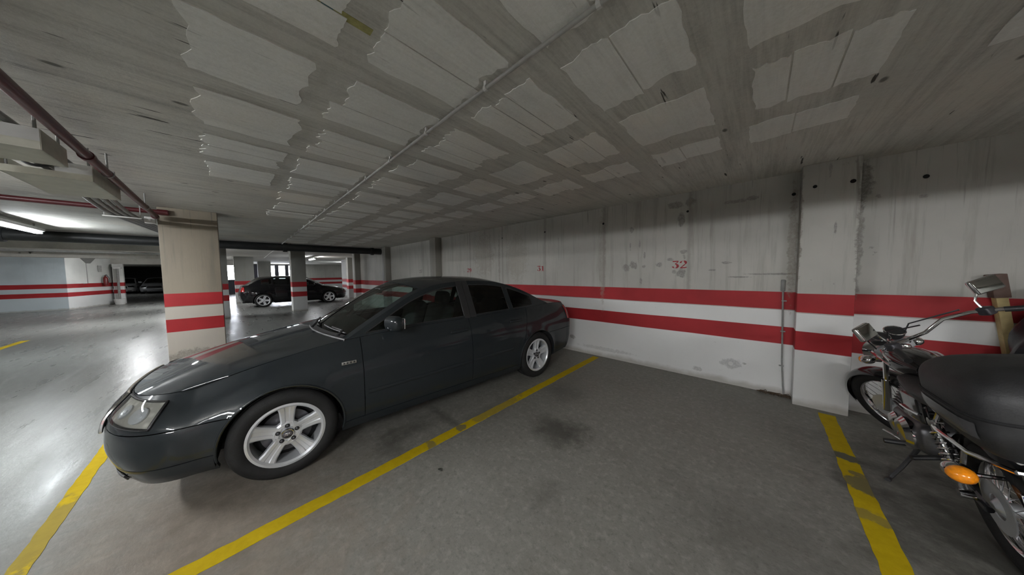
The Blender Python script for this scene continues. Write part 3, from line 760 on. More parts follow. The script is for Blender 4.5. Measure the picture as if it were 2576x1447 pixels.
    def band(x, m, off=0.0):
        yb, zb, yr, zr_ = by(x), bz(x), ry_(x), rz_(x)
        bul = 0.012*math.sin(PI*m)*min(1, (zr_-zb)/0.2)
        return Vector((x, lerp(yb, yr, m)+bul-off, lerp(zb, zr_, m)))
    H = lambda x: max(1e-4, math.hypot(rz_(x)-bz(x), ry_(x)-by(x)))
    mb = lambda x: min(1, P.get('sill_trim', 0.022)/H(x)); mt = lambda x: max(0, 1-P.get('rail_trim', 0.055)/H(x))
    xt = xa
    while mt(xt) < mb(xt)+0.02 and xt < xb_: xt += 0.005
    xe_ = xb_
    while mt(xe_) < mb(xe_)+0.02 and xe_ > xa: xe_ -= 0.005
    def bp(xl, xr, m0, m1, n, m, off=0.0):
        rows = [[band(lerp(xl, xr, i/n), lerp(m0(lerp(xl, xr, i/n)), m1(lerp(xl, xr, i/n)), j/m), off) for j in range(m+1)] for i in range(n+1)]
        return [[rows[i][j], rows[i+1][j], rows[i+1][j+1], rows[i][j+1]] for i in range(n) for j in range(m)]
    zero, one = (lambda x: 0.0), (lambda x: 1.0); B1, B2, Q1, Q2 = P['bpillar'][0], P['bpillar'][1], P['qpillar'][0], P['qpillar'][1]
    mid = (lambda x: 0.5)
    rear_glass_end = min(xe_, P['qend'])
    for s in (1, -1):
        fd, rd, qpn = doors[('front_door', s)], doors[('rear_door', s)], doors[('rear_quarter_panel', s)]
        m_ = (lambda pl: pl) if s > 0 else mir
        panel('window_frame', m_(bp(xt, B1, mt, one, 30, 2) + bp(xa+0.01, xt, zero, one, 8, 4)), M, fd, gap=0.0); panel('window_sill_trim', m_(bp(xt, B1, zero, mb, 30, 1)), M, fd, gap=0.0)
        panel('window_frame', m_(bp(B2, Q1, mt, one, 24, 2)), M, rd, gap=0.0); panel('window_sill_trim', m_(bp(B2, Q1, zero, mb, 24, 1)), M, rd, gap=0.0)
        panel('door_pillar', m_(bp(B1, (B1+B2)/2-0.002, zero, one, 3, 8)), M_BLACKP if P['sedan'] else M, fd, gap=0.0)
        panel('door_pillar', m_(bp((B1+B2)/2+0.002, B2, zero, one, 3, 8)), M_BLACKP if P['sedan'] else M, rd, gap=0.0)
        panel('window_frame', m_(bp(Q1, Q2, zero, one, 4, 8)), M, qpn, gap=0.0)
        panel('rear_pillar', m_(bp(Q2, rear_glass_end, mt, one, 10, 2) + bp(Q2, rear_glass_end, zero, mb, 10, 1) + bp(rear_glass_end, xb_-0.005, zero, one, 14, 6)), M, t, gap=0.0)
        for pr, a, b, gm in ((fd, xt, B1, P['glass']), (rd, B2, Q1, P['glass_rear']), (qpn, Q2, rear_glass_end, P['glass_rear'])):
            g = G()
            for poly in m_(bp(a, b, mb, mt, 20, 6, 0.007)): g.add(poly, [(0,1,2,3)])
            g.build('side_window', gm, pr)
            # rubber line round the pane
            rim_ = [band(lerp(a, b, i/24), mb(lerp(a, b, i/24)), 0.003) for i in range(25)] + [band(lerp(b, a, i/24), mt(lerp(b, a, i/24)), 0.003) for i in range(25)]
            rim_ = [Vector((p.x, s*p.y, p.z)) for p in rim_]
            G().tube(rim_, 0.006, 5, closed=True).build('window_seal', P.get('seal', M_BLACKP), pr)
        # handles
        for pr, hx in ((fd, P['handles'][0]), (rd, P['handles'][1])):
            hz = P['handle_z']; v = (hz-sz(hx))/(bz(hx)-sz(hx)); p = side(hx, v)
            G().rbox((hx, s*(p.y+0.018), hz), (0.21, 0.022, 0.032), 0.010).build('door_handle', M, pr)
            G().rbox((hx-0.01, s*(p.y-0.001), hz-0.006), (0.15, 0.012, 0.05), 0.006).build('handle_recess', M_DARK, pr)
        # rub strip
        if P.get('strip'):
            for pr, a, b in ((fd, d1+0.03, d2-0.012), (rd, d2+0.012, P['strip'][1])):
                def sp(u, w_, a=a, b=b):
                    x = lerp(a, b, u); z = P['strip'][0] + (x-d1)*P['strip'][2]; v = (z-sz(x))/(bz(x)-sz(x)); p = side(x, v)
                    k = w_*PI; return (x, s*(p.y + 0.009*math.sin(k) - 0.001), z + 0.019*math.cos(k))
                G().grid(sp, 24, 6).build('rub_strip', M, pr)
        # door mirror
        mx, mz = P['mirror']; yb = by(mx)
        mo = G().rbox((mx, s*(yb+0.125), mz), (0.115, 0.195, 0.135), 0.055, 4, Matrix.Rotation(s*-0.25, 3, 'Z')).build('mirror', M, fd)
        G().tube([(mx+0.00, s*(yb-0.015), mz-0.06), (mx, s*(yb+0.03), mz-0.055), (mx, s*(yb+0.07), mz-0.035)], [0.03, 0.024, 0.026], 10).build('mirror_foot', M_BLACKP, mo)
        G().rbox((mx+0.047, s*(yb+0.137), mz), (0.012, 0.145, 0.092), 0.005, 2, Matrix.Rotation(s*-0.25, 3, 'Z')).build('mirror_glass', M_CHROME, mo)
    # ---- underbody, arches, cabin
    zt0 = 0.17
    G().box(ax[0]+0.40, ax[1]-0.40, -0.74, 0.74, zt0, 0.36).build('underbody', M_DARK, t)
    G().box(0.16, ax[0]+0.41, -0.50, 0.50, zt0+0.03, 0.60).build('engine_bay', M_DARK, t)
    G().box(ax[1]-0.41, P['len']-0.12, -0.52, 0.52, zt0+0.05, 0.72).build('trunk_floor', M_DARK, t)
    for xx in ax:
        for s in (1, -1):
            g = G(); n = 20
            for i in range(n):
                a0, a1 = PI*(1.12*i/n-0.06), PI*(1.12*(i+1)/n-0.06); R2 = AR+0.012
                q = [(xx+R2*math.cos(a), yy, zw+R2*math.sin(a)) for a, yy in ((a0, 0.50*s), (a1, 0.50*s), (a1, (Wf(xx)-0.03)*s), (a0, (Wf(xx)-0.03)*s))]
                g.add(q, [(0,1,2,3)])
            g.box(xx-AR, xx+AR, min(0.49*s, 0.50*s), max(0.49*s, 0.50*s), zt0, zw+AR+0.01)
            g.build('wheel_arch_liner', M_DARK, t)
            lip = []
            for i in range(29):
                a = PI*(1.16*i/28-0.08); xq, zq = xx+(AR+0.003)*math.cos(a), zw+(AR+0.003)*math.sin(a)
                if zq < sz(xq)+0.02: continue
                pt = side(xq, min(1, max(0, (zq-sz(xq))/(bz(xq)-sz(xq))))) if xq >= x0 else nose(min(1, max(0, (x0-xq)/(x0-0.1)*0.5)), min(1, max(0, (zq-sz(x0))/(bz(x0)-sz(x0)))))
                lip.append((xq, s*(pt.y+P.get('flare', 0.012)-0.003), zq))
            G().tube(lip, 0.0085, 8).build('arch_lip', M, t)
    # cabin: door linings, dashboard, seats, wheel
    c0, c1 = K[1][0], P['cabin_end']
    for s in (1, -1):
        g = G()
        def lin(u, w_): x = lerp(c0, c1, u); return (x, s*(by(x)-0.075-0.02*(1-w_)), lerp(0.34, bz(x)-0.015, w_))
        g.grid(lin, 14, 6)
        def led(u, w_): x = lerp(c0, c1, u); return (x, s*(by(x)-lerp(0.075, 0.012, w_)), bz(x)-0.015)
        g.grid(led, 14, 1).build('door_lining', M_BLACKP, t)
    g = G(); 
    prof = [(c0-0.12, 0.60), (c0-0.05, bz(c0)+0.0), (c0+0.15, bz(c0)+0.035), (c0+0.36, bz(c0)+0.02), (c0+0.42, bz(c0)-0.06), (c0+0.36, bz(c0)-0.25), (c0+0.3, 0.45)]
    g.prism([(x, z) for x, z in prof], -0.66, 0.66, lambda x, y, z: (x, z, y)).build('dashboard', M_BLACKP, t, bevel=0.02)
    G().box(c0+0.3, c1, -0.70, 0.70, 0.34, 0.37).build('cabin_floor', M_DARK, t)
    G().box(c1-0.02, P['shelf'], -0.62, 0.62, bz(c1)-0.09, bz(c1)-0.05).build('parcel_shelf', M_BLACKP, t)
    dy = 0.37
    for sx, rows in ((P['seat_x'], (-dy, dy)), (P['seat_x']+0.82, (-0.36, 0.36))):
        for yy in rows:
            st = bpy.data.objects.new('seat', None); COL.objects.link(st); st.parent = t; st.location = (sx, yy, 0)
            G().rbox((0, 0, 0.50), (0.52, 0.50, 0.16), 0.06).build('cushion', M_FABRIC2, st)
            G().rbox((0.30, 0, 0.80), (0.16, 0.48, 0.62), 0.07, 3, Matrix.Rotation(0.30, 3, 'Y')).build('backrest', M_FABRIC, st)
            G().rbox((0.40, 0, 1.165), (0.10, 0.26, 0.17), 0.05, 3, Matrix.Rotation(0.2, 3, 'Y')).build('headrest', M_FABRIC2, st)
            for q in (-0.07, 0.07): G().tube([(0.37, q, 1.04), (0.395, q, 1.12)], 0.007, 6).build('headrest_post', M_CHROME, st)
    swx, swz = c0+0.50, bz(c0)-0.02; tl = Matrix.Rotation(-0.42, 3, 'Y')
    sw = G().tube([tuple(Vector((swx, -dy, swz)) + tl @ Vector((0, 0.185*math.cos(2*PI*i/28), 0.185*math.sin(2*PI*i/28)))) for i in range(28)], 0.016, 8, closed=True).build('steering_wheel', M_BLACKP, t)
    G().rbox((swx-0.01, -dy, swz), (0.04, 0.30, 0.11), 0.02, 2, tl).build('wheel_spokes', M_BLACKP, sw)
    G().rbox((c0+0.47, 0, rz_(c0+0.62)+0.02), (0.03, 0.22, 0.06), 0.015, 2).build('rear_view_mirror', M_BLACKP, t)
    # ---- lamps on the nose and tail
    def shell(fn, outline, off, nu=14, nv=8):
        """surface patch over the (q, v) quad outline = bottom-left, bottom-right, top-right, top-left, pushed outwards"""
        def f(u, w_):
            a = [lerp(outline[0][i], outline[1][i], u) for i in (0, 1)]; b = [lerp(outline[3][i], outline[2][i], u) for i in (0, 1)]
            q, v = lerp(a[0], b[0], w_), lerp(a[1], b[1], w_); e = 1e-3
            p = fn(q, v); du = fn(min(1, q+e), v)-fn(max(0, q-e), v); dv = fn(q, min(1, v+e))-fn(q, max(0, v-e)); n = du.cross(dv)
            n = n.normalized() if n.length > 1e-12 else Vector((0,0,1))
            if n.dot(p - Vector((2.2, 0, 0.5))) < 0: n = -n
            return p + n*off*(1 if isinstance(off, float) else 1)
        return f
    HL, TL = P['headlight'], P['taillight']
    for s in (1, -1):
        fl = lambda f: (lambda u, w_: (f(u, w_).x, s*f(u, w_).y, f(u, w_).z))
        hl = bpy.data.objects.new('headlight', None); COL.objects.link(hl); hl.parent = t
        G().grid(fl(shell(nose, HL, 0.0015)), 18, 10).build('lamp_housing', P['housing'], hl)
        G().grid(fl(shell(nose, HL, 0.014)), 18, 10).build('lamp_lens', M_LENS, hl)
        edge = [(0, i/10) for i in range(10)] + [(i/10, 1) for i in range(10)] + [(1, 1-i/10) for i in range(10)] + [(1-i/10, 0) for i in range(10)]
        G().tube([fl(shell(nose, HL, 0.006))(*e) for e in edge], 0.0075, 6, closed=True).build('lamp_rim', M_BLACKP, hl)
        if P.get('detail'):
            for (u, w_), rr, mm in P['reflectors']:
                c = Vector(fl(shell(nose, HL, 0.003))(u, w_)); c2 = Vector(fl(shell(nose, HL, 0.02))(u, w_)); ax_ = (c2-c).normalized()
                rotm = ax_.to_track_quat('Z', 'Y').to_matrix(); g = G()
                gg = G().lathe([(rr, -0.002), (rr, 0.006), (rr*0.88, 0.007), (rr*0.5, 0.001), (rr*0.3, 0.0005), (rr*0.28, 0.006), (0, 0.007)], (0,0,0), 2, 24)
                g.add([c + rotm @ Vector(v) for v in gg.v], gg.f); g.build('reflector', mm, hl)
        G().grid(fl(shell(tail, TL, 0.006)), 10, 8).build('taillight', M_REDLENS, t)
    # grille with chrome surround and slats
    GR = P['grille']; f = shell(nose, GR, 0.004)
    fr = bpy.data.objects.new('grille', None); COL.objects.link(fr); fr.parent = t
    g = G(); g.grid(f, 10, 8); g.grid(lambda u, w_: (lambda p: (p.x, -p.y, p.z))(f(u, w_)), 10, 8); g.build('grille_panel', M_DARK, fr)
    f2 = shell(nose, GR, 0.012)
    for k in range(1, 7):
        pts = [f2(i/8, k/7) for i in range(9)]; pts = pts + [Vector((p.x, -p.y, p.z)) for p in reversed(pts)]
        G().tube(pts, 0.005, 5).build('grille_slat', M_BLACKP, fr)
    loop = [f2(0, i/8) for i in range(9)] + [f2(i/8, 1) for i in range(1, 9)]; loop2 = [f2(i/8, 0) for i in range(8, 0, -1)]
    ring = loop2 + loop; ring = ring + [Vector((p.x, -p.y, p.z)) for p in reversed(ring)]
    G().tube(ring, 0.009, 6, closed=True).build('grille_frame', M_CHROME, fr)
    # lower intake slots
    for s in (1, -1):
        for IN in P['intakes']:
            f = shell(nose, IN, 0.003); G().grid(lambda u, w_: (f(u, w_).x, s*f(u, w_).y, f(u, w_).z), 6, 4).build('air_intake', M_DARK, t)
            f3 = shell(nose, IN, 0.008)
            for k in (0.3, 0.65): G().tube([(f3(i/5, k).x, s*f3(i/5, k).y, f3(i/5, k).z) for i in range(6)], 0.005, 5).build('intake_slat', M_BLACKP, t)
    # wheels
    for i, xx in enumerate(ax):
        for s in (1, -1): wheel(t, xx, s*P['wheel_y'], s, zw, P['rim_r'], P['tyre_w'], P.get('detail', False), P.get('spoke_rot', (0, 0))[i])
    # wipers and cowl
    pl = [top(1.0, q) for q in (0.0, 0.2, 0.4, 0.6, 0.8, 1.0)]; pl = pl + [Vector((p.x, -p.y, p.z)) for p in reversed(pl[:-1])]
    G().tube([p + Vector((0.0, 0, -0.012)) for p in pl], 0.022, 6).build('cowl', M_BLACKP, t)
    for a, b in ((0.95, 0.30), (0.15, -0.55)):
        qa = lambda yy: 1-abs(yy)
        pts = []
        for i in range(9):
            yy = -lerp(a, b, i/8)*0.95; q = max(qp, 1-abs(yy)); p = top(1.0 + 0.06 + 0.03*(i/8), q); pts.append(Vector((p.x, math.copysign(p.y, yy), p.z+0.012)))
        wi = G().tube(pts, 0.007, 6).build('wiper', M_BLACKP, t)
        G().tube([pts[0] + Vector((-0.06, 0.0, -0.01)), pts[0] + Vector((-0.02, 0.02, 0.025)), pts[4] + Vector((0, 0, 0.02))], [0.013, 0.009, 0.007], 7).build('wiper_arm', M_BLACKP, wi)
    return t, dict(side=side, nose=nose, top=top, sz=sz, bz=bz, by=by, doors=doors, shell=shell, tail=tail)

M_HOUSE = None
def housing_mat():
    t = NT('lamp housing'); p = t.objc(); v = t.voro(p, 26); n = t.noise(t.mp(p, (40, 4, 4)), 1.0, 2)
    t.set('Base Color', t.mix(t.ramp(v, 0.1, 0.5), (0.78, 0.77, 0.72), (0.50, 0.49, 0.45))); t.set('Metallic', 0.25); t.set('Roughness', 0.28); t.bump(n, 0.3, 0.004); return t.m
M_HOUSE = housing_mat()
M_HOUSED = simple('dark lamp housing', (0.05, 0.05, 0.055), 0.2, 0.6)

A4 = dict(sedan=True, detail=True, len=4.547, paint=paint('dark grey metallic paint', (0.0175, 0.0215, 0.024)), glass=M_GLASS, glass_rear=M_GLASSD, housing=M_HOUSE,
    W=[(0.45, 0.838), (0.9, 0.868), (1.5, 0.872), (2.2, 0.876), (3.0, 0.878), (3.55, 0.875), (4.0, 0.852), (4.27, 0.815)],
    sill=[(0.45, 0.215), (0.9, 0.20), (1.4, 0.185), (3.1, 0.185), (3.6, 0.21), (4.27, 0.25)],
    belt_z=[(0.45, 0.725), (0.9, 0.850), (1.30, 0.918), (2.0, 0.955), (2.6, 0.965), (3.3, 0.980), (3.8, 0.995), (4.1, 0.99), (4.27, 0.975)],
    belt_y=[(0.45, 0.66), (0.9, 0.735), (1.30, 0.768), (2.0, 0.795), (2.6, 0.795), (3.3, 0.775), (3.8, 0.735), (4.1, 0.70), (4.27, 0.672)],
    rail_z=[(1.30, 0.918), (1.6, 1.090), (1.95, 1.265), (2.25, 1.345), (2.6, 1.368), (2.9, 1.355), (3.2, 1.30), (3.5, 1.195), (3.8, 1.05), (3.92, 0.997)],
    rail_y=[(1.30, 0.768), (1.6, 0.715), (1.95, 0.645), (2.25, 0.605), (2.6, 0.59), (2.9, 0.59), (3.2, 0.605), (3.5, 0.645), (3.8, 0.70), (3.92, 0.73)],
    center=[(0.12, 0.70), (0.35, 0.775), (0.7, 0.862), (1.0, 0.915), (1.14, 0.935), (1.30, 1.03), (1.60, 1.21), (1.88, 1.352), (2.0, 1.390), (2.4, 1.425), (2.8, 1.418), (3.14, 1.365), (3.45, 1.225), (3.80, 1.055), (3.95, 1.035), (4.2, 1.025), (4.42, 1.00)],
    keys=[(0.45, 0.12), (1.30, 1.14), (2.02, 1.90), (3.10, 3.14), (3.88, 3.82), (4.27, 4.43)],
    nose_x=[(0, 0.10), (0.25, 0.03), (0.45, 0.005), (0.7, 0.02), (1.0, 0.12)], nose_z=[(0, 0.20), (0.5, 0.45), (1.0, 0.70)],
    tail_x=[(0, 4.45), (0.3, 4.53), (0.5, 4.545), (0.75, 4.50), (1.0, 4.43)], tail_z=[(0, 0.26), (0.5, 0.62), (1.0, 1.0)], nose_exp=2.35, tail_exp=2.9,
    axles=(0.90, 3.553), wheel_r=0.316, rim_r=0.213, tyre_w=0.205, wheel_y=0.757, arch_r=0.348,
    door1=1.40, door2=2.475, door3=((3.40, 0.97), (3.22, 0.36)), rocker=0.265, bump_f=0.545, bump_r=0.60, valance=0.33,
    bpillar=(2.43, 2.585), qpillar=(3.10, 3.17), qend=3.56, handles=(2.32, 3.15), handle_z=0.845, strip=(0.468, 3.08, 0.02), mirror=(1.64, 1.025),
    cabin_end=3.45, shelf=3.95, seat_x=1.98, spoke_rot=(0.03, 0.08),
    headlight=((0.19, 0.70), (0.62, 0.775), (0.60, 0.985), (0.13, 0.93)), taillight=((0.02, 0.66), (0.42, 0.66), (0.40, 0.93), (0.02, 0.93)),
    reflectors=[((0.30, 0.50), 0.046, M_ALU), ((0.66, 0.52), 0.040, M_ALU)],
    grille=((0.70, 0.60), (1.0, 0.60), (1.0, 0.97), (0.68, 0.97)), intakes=[((0.46, 0.06), (0.68, 0.06), (0.68, 0.19), (0.46, 0.19))])
sedan, SF = car(A4, 'sedan', 'dark grey metallic four-door sedan with silver five-spoke wheels parked beside the yellow line', 'car', (-3.365, -0.604, 0), math.radians(85.34))
# small chrome badge on the left front wing
bxx = 1.30; v_ = (0.745-SF['sz'](bxx))/(SF['bz'](bxx)-SF['sz'](bxx)); p_ = SF['side'](bxx, v_)
bd = G().rbox((bxx, -(p_.y+0.003), 0.745), (0.105, 0.008, 0.026), 0.004).build('wing_badge', M_CHROME, sedan)
g = G()
for k in range(4): g.rbox((bxx-0.036+0.024*k, -(p_.y+0.0075), 0.745), (0.012, 0.004, 0.013), 0.0018)
g.build('badge_marks', M_BLACKP, bd)

LEON = dict(A4, sedan=False, detail=False, len=4.315, rows=18, cols=12, dx=0.05, paint=paint('black car paint', (0.006, 0.006, 0.007), 0.3, 0.2), glass=M_GLASSD, glass_rear=M_GLASSD, housing=M_HOUSED,
    W=[(0.45, 0.83), (0.9, 0.87), (2.2, 0.875), (3.5, 0.875), (3.9, 0.85), (4.1, 0.81)],
    sill=[(0.45, 0.20), (0.9, 0.19), (3.1, 0.19), (3.6, 0.22), (4.1, 0.28)],
    belt_z=[(0.45, 0.74), (0.9, 0.86), (1.20, 0.92), (2.0, 0.96), (2.8, 1.0), (3.5, 1.05), (3.95, 1.04), (4.1, 1.0)],
    belt_y=[(0.45, 0.66), (0.9, 0.74), (1.20, 0.77), (2.0, 0.80), (2.8, 0.80), (3.5, 0.76), (3.95, 0.70), (4.1, 0.67)],
    rail_z=[(1.20, 0.92), (1.5, 1.10), (1.9, 1.31), (2.3, 1.395), (2.8, 1.40), (3.3, 1.36), (3.6, 1.28), (3.98, 1.05)],
    rail_y=[(1.20, 0.77), (1.5, 0.71), (1.9, 0.64), (2.3, 0.605), (2.8, 0.60), (3.3, 0.60), (3.6, 0.62), (3.98, 0.69)],
    center=[(0.12, 0.72), (0.35, 0.80), (0.7, 0.89), (1.02, 0.945), (1.2, 1.06), (1.5, 1.24), (1.82, 1.395), (2.2, 1.45), (2.7, 1.458), (3.2, 1.44), (3.62, 1.40), (3.8, 1.28), (4.05, 1.08), (4.2, 1.0)],
    keys=[(0.45, 0.12), (1.20, 1.02), (1.95, 1.82), (3.46, 3.62), (3.96, 4.08), (4.1, 4.22)],
    tail_x=[(0, 4.22), (0.3, 4.30), (0.5, 4.315), (0.75, 4.28), (1.0, 4.22)], tail_z=[(0, 0.28), (0.5, 0.62), (1.0, 1.0)],
    axles=(0.93, 3.508), wheel_r=0.318, rim_r=0.225, arch_r=0.345, door1=1.28, door2=2.38, door3=((3.30, 1.0), (3.15, 0.36)), bpillar=(2.32, 2.44), qpillar=(3.12, 3.18), qend=3.55,
    handles=(2.18, 2.98), handle_z=0.87, strip=None, mirror=(1.52, 1.03), cabin_end=3.5, shelf=3.9, seat_x=1.9, spoke_rot=(0.2, 0.35), reflectors=[])
hatch, HF = car(LEON, 'hatchback', 'glossy black hatchback with silver five-spoke wheels parked behind the banded grey column', 'car', (-17.68, 4.49, 0), -PI/2)
SILV = dict(LEON, paint=paint('silver grey car paint', (0.30, 0.31, 0.32), 0.3, 0.5))
far1, _ = car(SILV, 'hatchback', 'silver grey car standing in the dark garage opening beside the beige column', 'car', (-39.5, -4.75, 0), PI)
WHI = dict(LEON, paint=paint('white car paint', (0.5, 0.5, 0.5), 0.35, 0.0))
far2, _ = car(WHI, 'hatchback', 'white car standing in the dark garage opening beside the white post', 'car', (-41.5, -6.9, 0), PI)

# ------------------------------------------------------------------ pipes, trays and beams under the slab
def pipe(name, path, r, mat, label, cat='pipe', n=12, group=None, coup=(), cmat=None):
    t = thing(name, label, cat, tuple(path[0]), 0, group); o0 = Vector(path[0])
    G().tube([Vector(p)-o0 for p in path], r, n).build('tube', mat, t)
    for p, d in coup:
        p = Vector(p)-o0; d = Vector(d)
        G().tube([p-d, p+d], r*1.28, n).build('coupling', cmat or mat, t)
    return t, o0
cp = [(2.2, 1.0, 2.478), (-1.5, 1.02, 2.478), (-6.2, 1.09, 2.478), (-11.2, 1.17, 2.478), (-20.0, 1.30, 2.45)]
t, o0 = pipe('ceiling_conduit', cp, 0.0105, simple('grey white conduit', (0.42, 0.42, 0.40), 0.5), 'thin white conduit clipped under the ceiling above the empty bay', 'pipe')
def on_path(path, x):
    for a, b in zip(path[:-1], path[1:]):
        if min(a[0], b[0]) <= x <= max(a[0], b[0]):
            k = (x-a[0])/(b[0]-a[0]); return Vector([lerp(a[i], b[i], k) for i in range(3)])
x = 1.5
while x > -12:
    p = on_path(cp, x) - o0
    g = G().tube([p + Vector((-0.009, 0, 0)), p + Vector((0.009, 0, 0))], 0.0165, 10); g.box(p.x-0.009, p.x+0.009, p.y-0.008, p.y+0.008, p.z, ZC+0.001-o0.z)
    g.build('pipe_clip', M_WHITEP, t); x -= 0.66
rp = [(5.6, -0.655, 2.345), (-2.4, -0.66, 2.345), (-6.3, -0.71, 2.345), (-6.5, -0.72, 2.345)]
t, o0 = pipe('sprinkler_pipe', rp, 0.029, M_REDP, 'dark red sprinkler pipe running under the ceiling to the beige column', 'pipe', coup=[((-3.6, -0.677, 2.345), (0.03, 0, 0)), ((-6.46, -0.718, 2.345), (0.04, 0, 0))])
for x in (1.2, -0.5, -2.3, -4.1, -5.7):
    p = on_path(rp, x) - o0
    g = G().tube([p + Vector((-0.012, 0, 0)), p + Vector((0.012, 0, 0))], 0.034, 12); g.tube([p + Vector((0, 0, 0.02)), Vector((p.x, p.y, ZC+0.002-o0.z))], 0.006, 6)
    g.build('pipe_hanger', M_STEEL, t)
pipe('sprinkler_pipe', [(-6.58, -0.60, 2.43), (-6.58, -9.4, 2.43)], 0.032, M_REDP, 'dark red sprinkler pipe crossing the aisle beyond the cable trays', 'pipe', coup=[((-6.58, -1.9, 2.43), (0, 0.04, 0)), ((-6.58, -0.66, 2.43), (0, 0.05, 0))])
t = pipe('drain_pipe', [(-11.35, 4.24, 2.385), (-11.35, -9.4, 2.37)], 0.118, M_BLACKPIPE, 'thick black drain pipe hung under the ceiling across the bays', 'pipe', 18, coup=[((-11.35, 1.25, 2.3817), (0, 0.05, 0)), ((-11.35, 3.9, 2.3846), (0, 0.05, 0)), ((-11.35, -3.2, 2.3768), (0, 0.05, 0))])[0]
for y in (3.6, 1.4, -1.5, -4.0): G().tube([(0, y-4.24, 0.09), (0, y-4.24, ZC+0.002-2.385)], 0.008, 6).build('pipe_hanger', M_STEEL, t)
for k, (yy, zz) in enumerate(((-3.8, 2.487), (-4.6, 2.487))):
    pipe('aisle_conduit', [(6.0-0.4, yy, zz), (-11.1, yy, zz)], 0.017, M_WHITEP, ('thin white conduit along the aisle ceiling close to the lamps', 'thin white conduit along the aisle ceiling farther from the lamps')[k], 'pipe')
for k, (xx, zz) in enumerate(((-12.3, 2.40), (-13.0, 2.42), (-17.5, 2.40))):
    pipe('cross_conduit', [(xx, -0.9, zz), (xx, -9.4, zz)], (0.03, 0.022, 0.05)[k], (M_WHITEP, M_STEEL, M_STEEL)[k], ('white conduit crossing the aisle just beyond the black drain pipe', 'thin grey conduit crossing the aisle beyond the white conduit', 'thick grey pipe crossing the aisle near the blue wall')[k], 'pipe')
# one added light blocker out of view, then the downstand beams over the aisle
struct('ceiling_beam_or_blocker', G().box(-2.35, 5.7, -1.15, -0.80, 2.30, ZC), M_CEIL)  # unseen, put in to keep lamp light off the top of the wall
for x0, x1, zb in ((-14.05, -13.6, 2.24), (-19.3, -18.9, 2.24)):
    struct('ceiling_beam_or_blocker', G().box(x0, x1, -9.5, -0.7, zb, ZC), M_CEIL)

# cable trays with bundles of conduit
def tray(x0, x1, y0, y1, label, z0=2.24, z1=2.365):
    t = thing('cable_tray', label, 'cable tray', ((x0+x1)/2, (y0+y1)/2, 0), 0); hx, hy = (x1-x0)/2, (y1-y0)/2; e = 0.006
    G().box(-hx, hx, -hy, hy, z0, z0+e).build('bottom_plate', M_CREAM, t)
    for s in (-1, 1):
        G().box(-hx, hx, s*hy-e/2, s*hy+e/2, z0, z1).build('side_plate', M_CREAM, t)
        G().box(s*hx-e/2, s*hx+e/2, -hy, hy, z0, z0+0.05).build('end_plate', M_CREAM, t)
        G().box(s*hx-e/2, s*hx+e/2, hy-0.16, hy, z0+0.05, z1).build('end_plate', M_WHITEP, t)
    for sx in (-1, 1):
        for sy in (-1, 1): G().tube([(sx*(hx-0.03), sy*(hy-0.02), z0+0.004), (sx*(hx-0.03), sy*(hy-0.02), ZC+0.002)], 0.007, 6).build('hanger_rod', M_STEEL, t)
    hp = [(hx+0.012 + 0.03*math.sin(PI*i/10), hy-0.22+0.06*math.cos(PI*i/10*1.0), z1-0.02-0.045*math.sin(PI*i/10)) for i in range(11)]
    G().tube(hp, 0.010, 7).build('cable_loop', M_BLACKP, t)
tray(-3.60, -3.22, -1.17, -0.757, 'short cream metal cable tray hung above the aisle farther from the beige column')
tray(-4.78, -4.0, -1.105, -0.735, 'long cream metal cable tray hung next to the beige column')
for k, yy in enumerate((-0.86, -0.915, -0.97, -1.025)):
    pipe('grey_conduit', [(-2.36, yy, 2.392), (-3.60, yy, 2.392), (-3.70, yy, 2.37), (-3.80, yy, 2.345), (-3.90, yy, 2.37), (-4.0, yy, 2.392), (-4.80, yy, 2.392), (-4.95, yy, 2.37), (-5.15, yy, 2.335), (-5.5, yy, 2.305), (-5.9, yy, 2.285), (-6.3, yy, 2.29), (-10.4, yy, 2.47), (-10.7, yy, 2.485), (-11.1, yy, 2.485)], 0.0195, M_STEEL,
         'grey steel conduit in the bundle lying in the cream cable trays', 'pipe', 10, 'bundled grey conduits')
t = tag(G().rbox((-6.15, -0.94, 2.255), (0.045, 0.30, 0.014), 0.004).build('conduit_clamp', M_WHITEP), 'white metal clamp strip under the grey conduit bundle', 'clamp')
G().box(-6.158, -6.142, -1.08, -1.072, 2.245, ZC+0.002).build('clamp_rod', M_STEEL, t); G().box(-6.158, -6.142, -0.808, -0.80, 2.245, ZC+0.002).build('clamp_rod', M_STEEL, t)
jb = tag(G().rbox((-6.60, -0.78, 2.30), (0.06, 0.10, 0.10), 0.012).build('junction_box', M_WHITEP), 'small white junction box at the top corner of the beige column', 'box')
G().tube([(-6.565, -0.78, 2.30), (-6.55, -0.78, 2.30)], 0.012, 8).build('gland', M_CHROME, jb)

# ------------------------------------------------------------------ the far left: stair core, post, dark garage
struct('wall_core', G().prism([(-23.45, -9.5), (-23.4, -5.24), (-24.2, -5.24), (-24.2, -9.5)], 0, ZC), M_WALLB)
struct('wall_core_side', G().prism([(-23.41, -5.235), (-26.1, -4.52), (-26.1, -4.8), (-23.6, -5.5)], 0, ZC), M_WALLW)
struct('trim_1', G().box(-26.5, -26.1, -4.55, 0.3, 2.22, ZC), M_CEIL)
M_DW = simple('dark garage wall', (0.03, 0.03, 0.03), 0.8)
struct('wall_partition', G().box(-46, -26.3, -2.62, -2.5, 0, ZC), M_WALLF)
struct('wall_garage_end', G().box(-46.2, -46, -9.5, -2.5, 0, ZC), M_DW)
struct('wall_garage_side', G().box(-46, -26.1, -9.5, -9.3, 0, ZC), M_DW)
tw = thing('white_post', 'white painted post with a round base at the end of the bright wall', 'post', (-25.9, -4.27, 0))
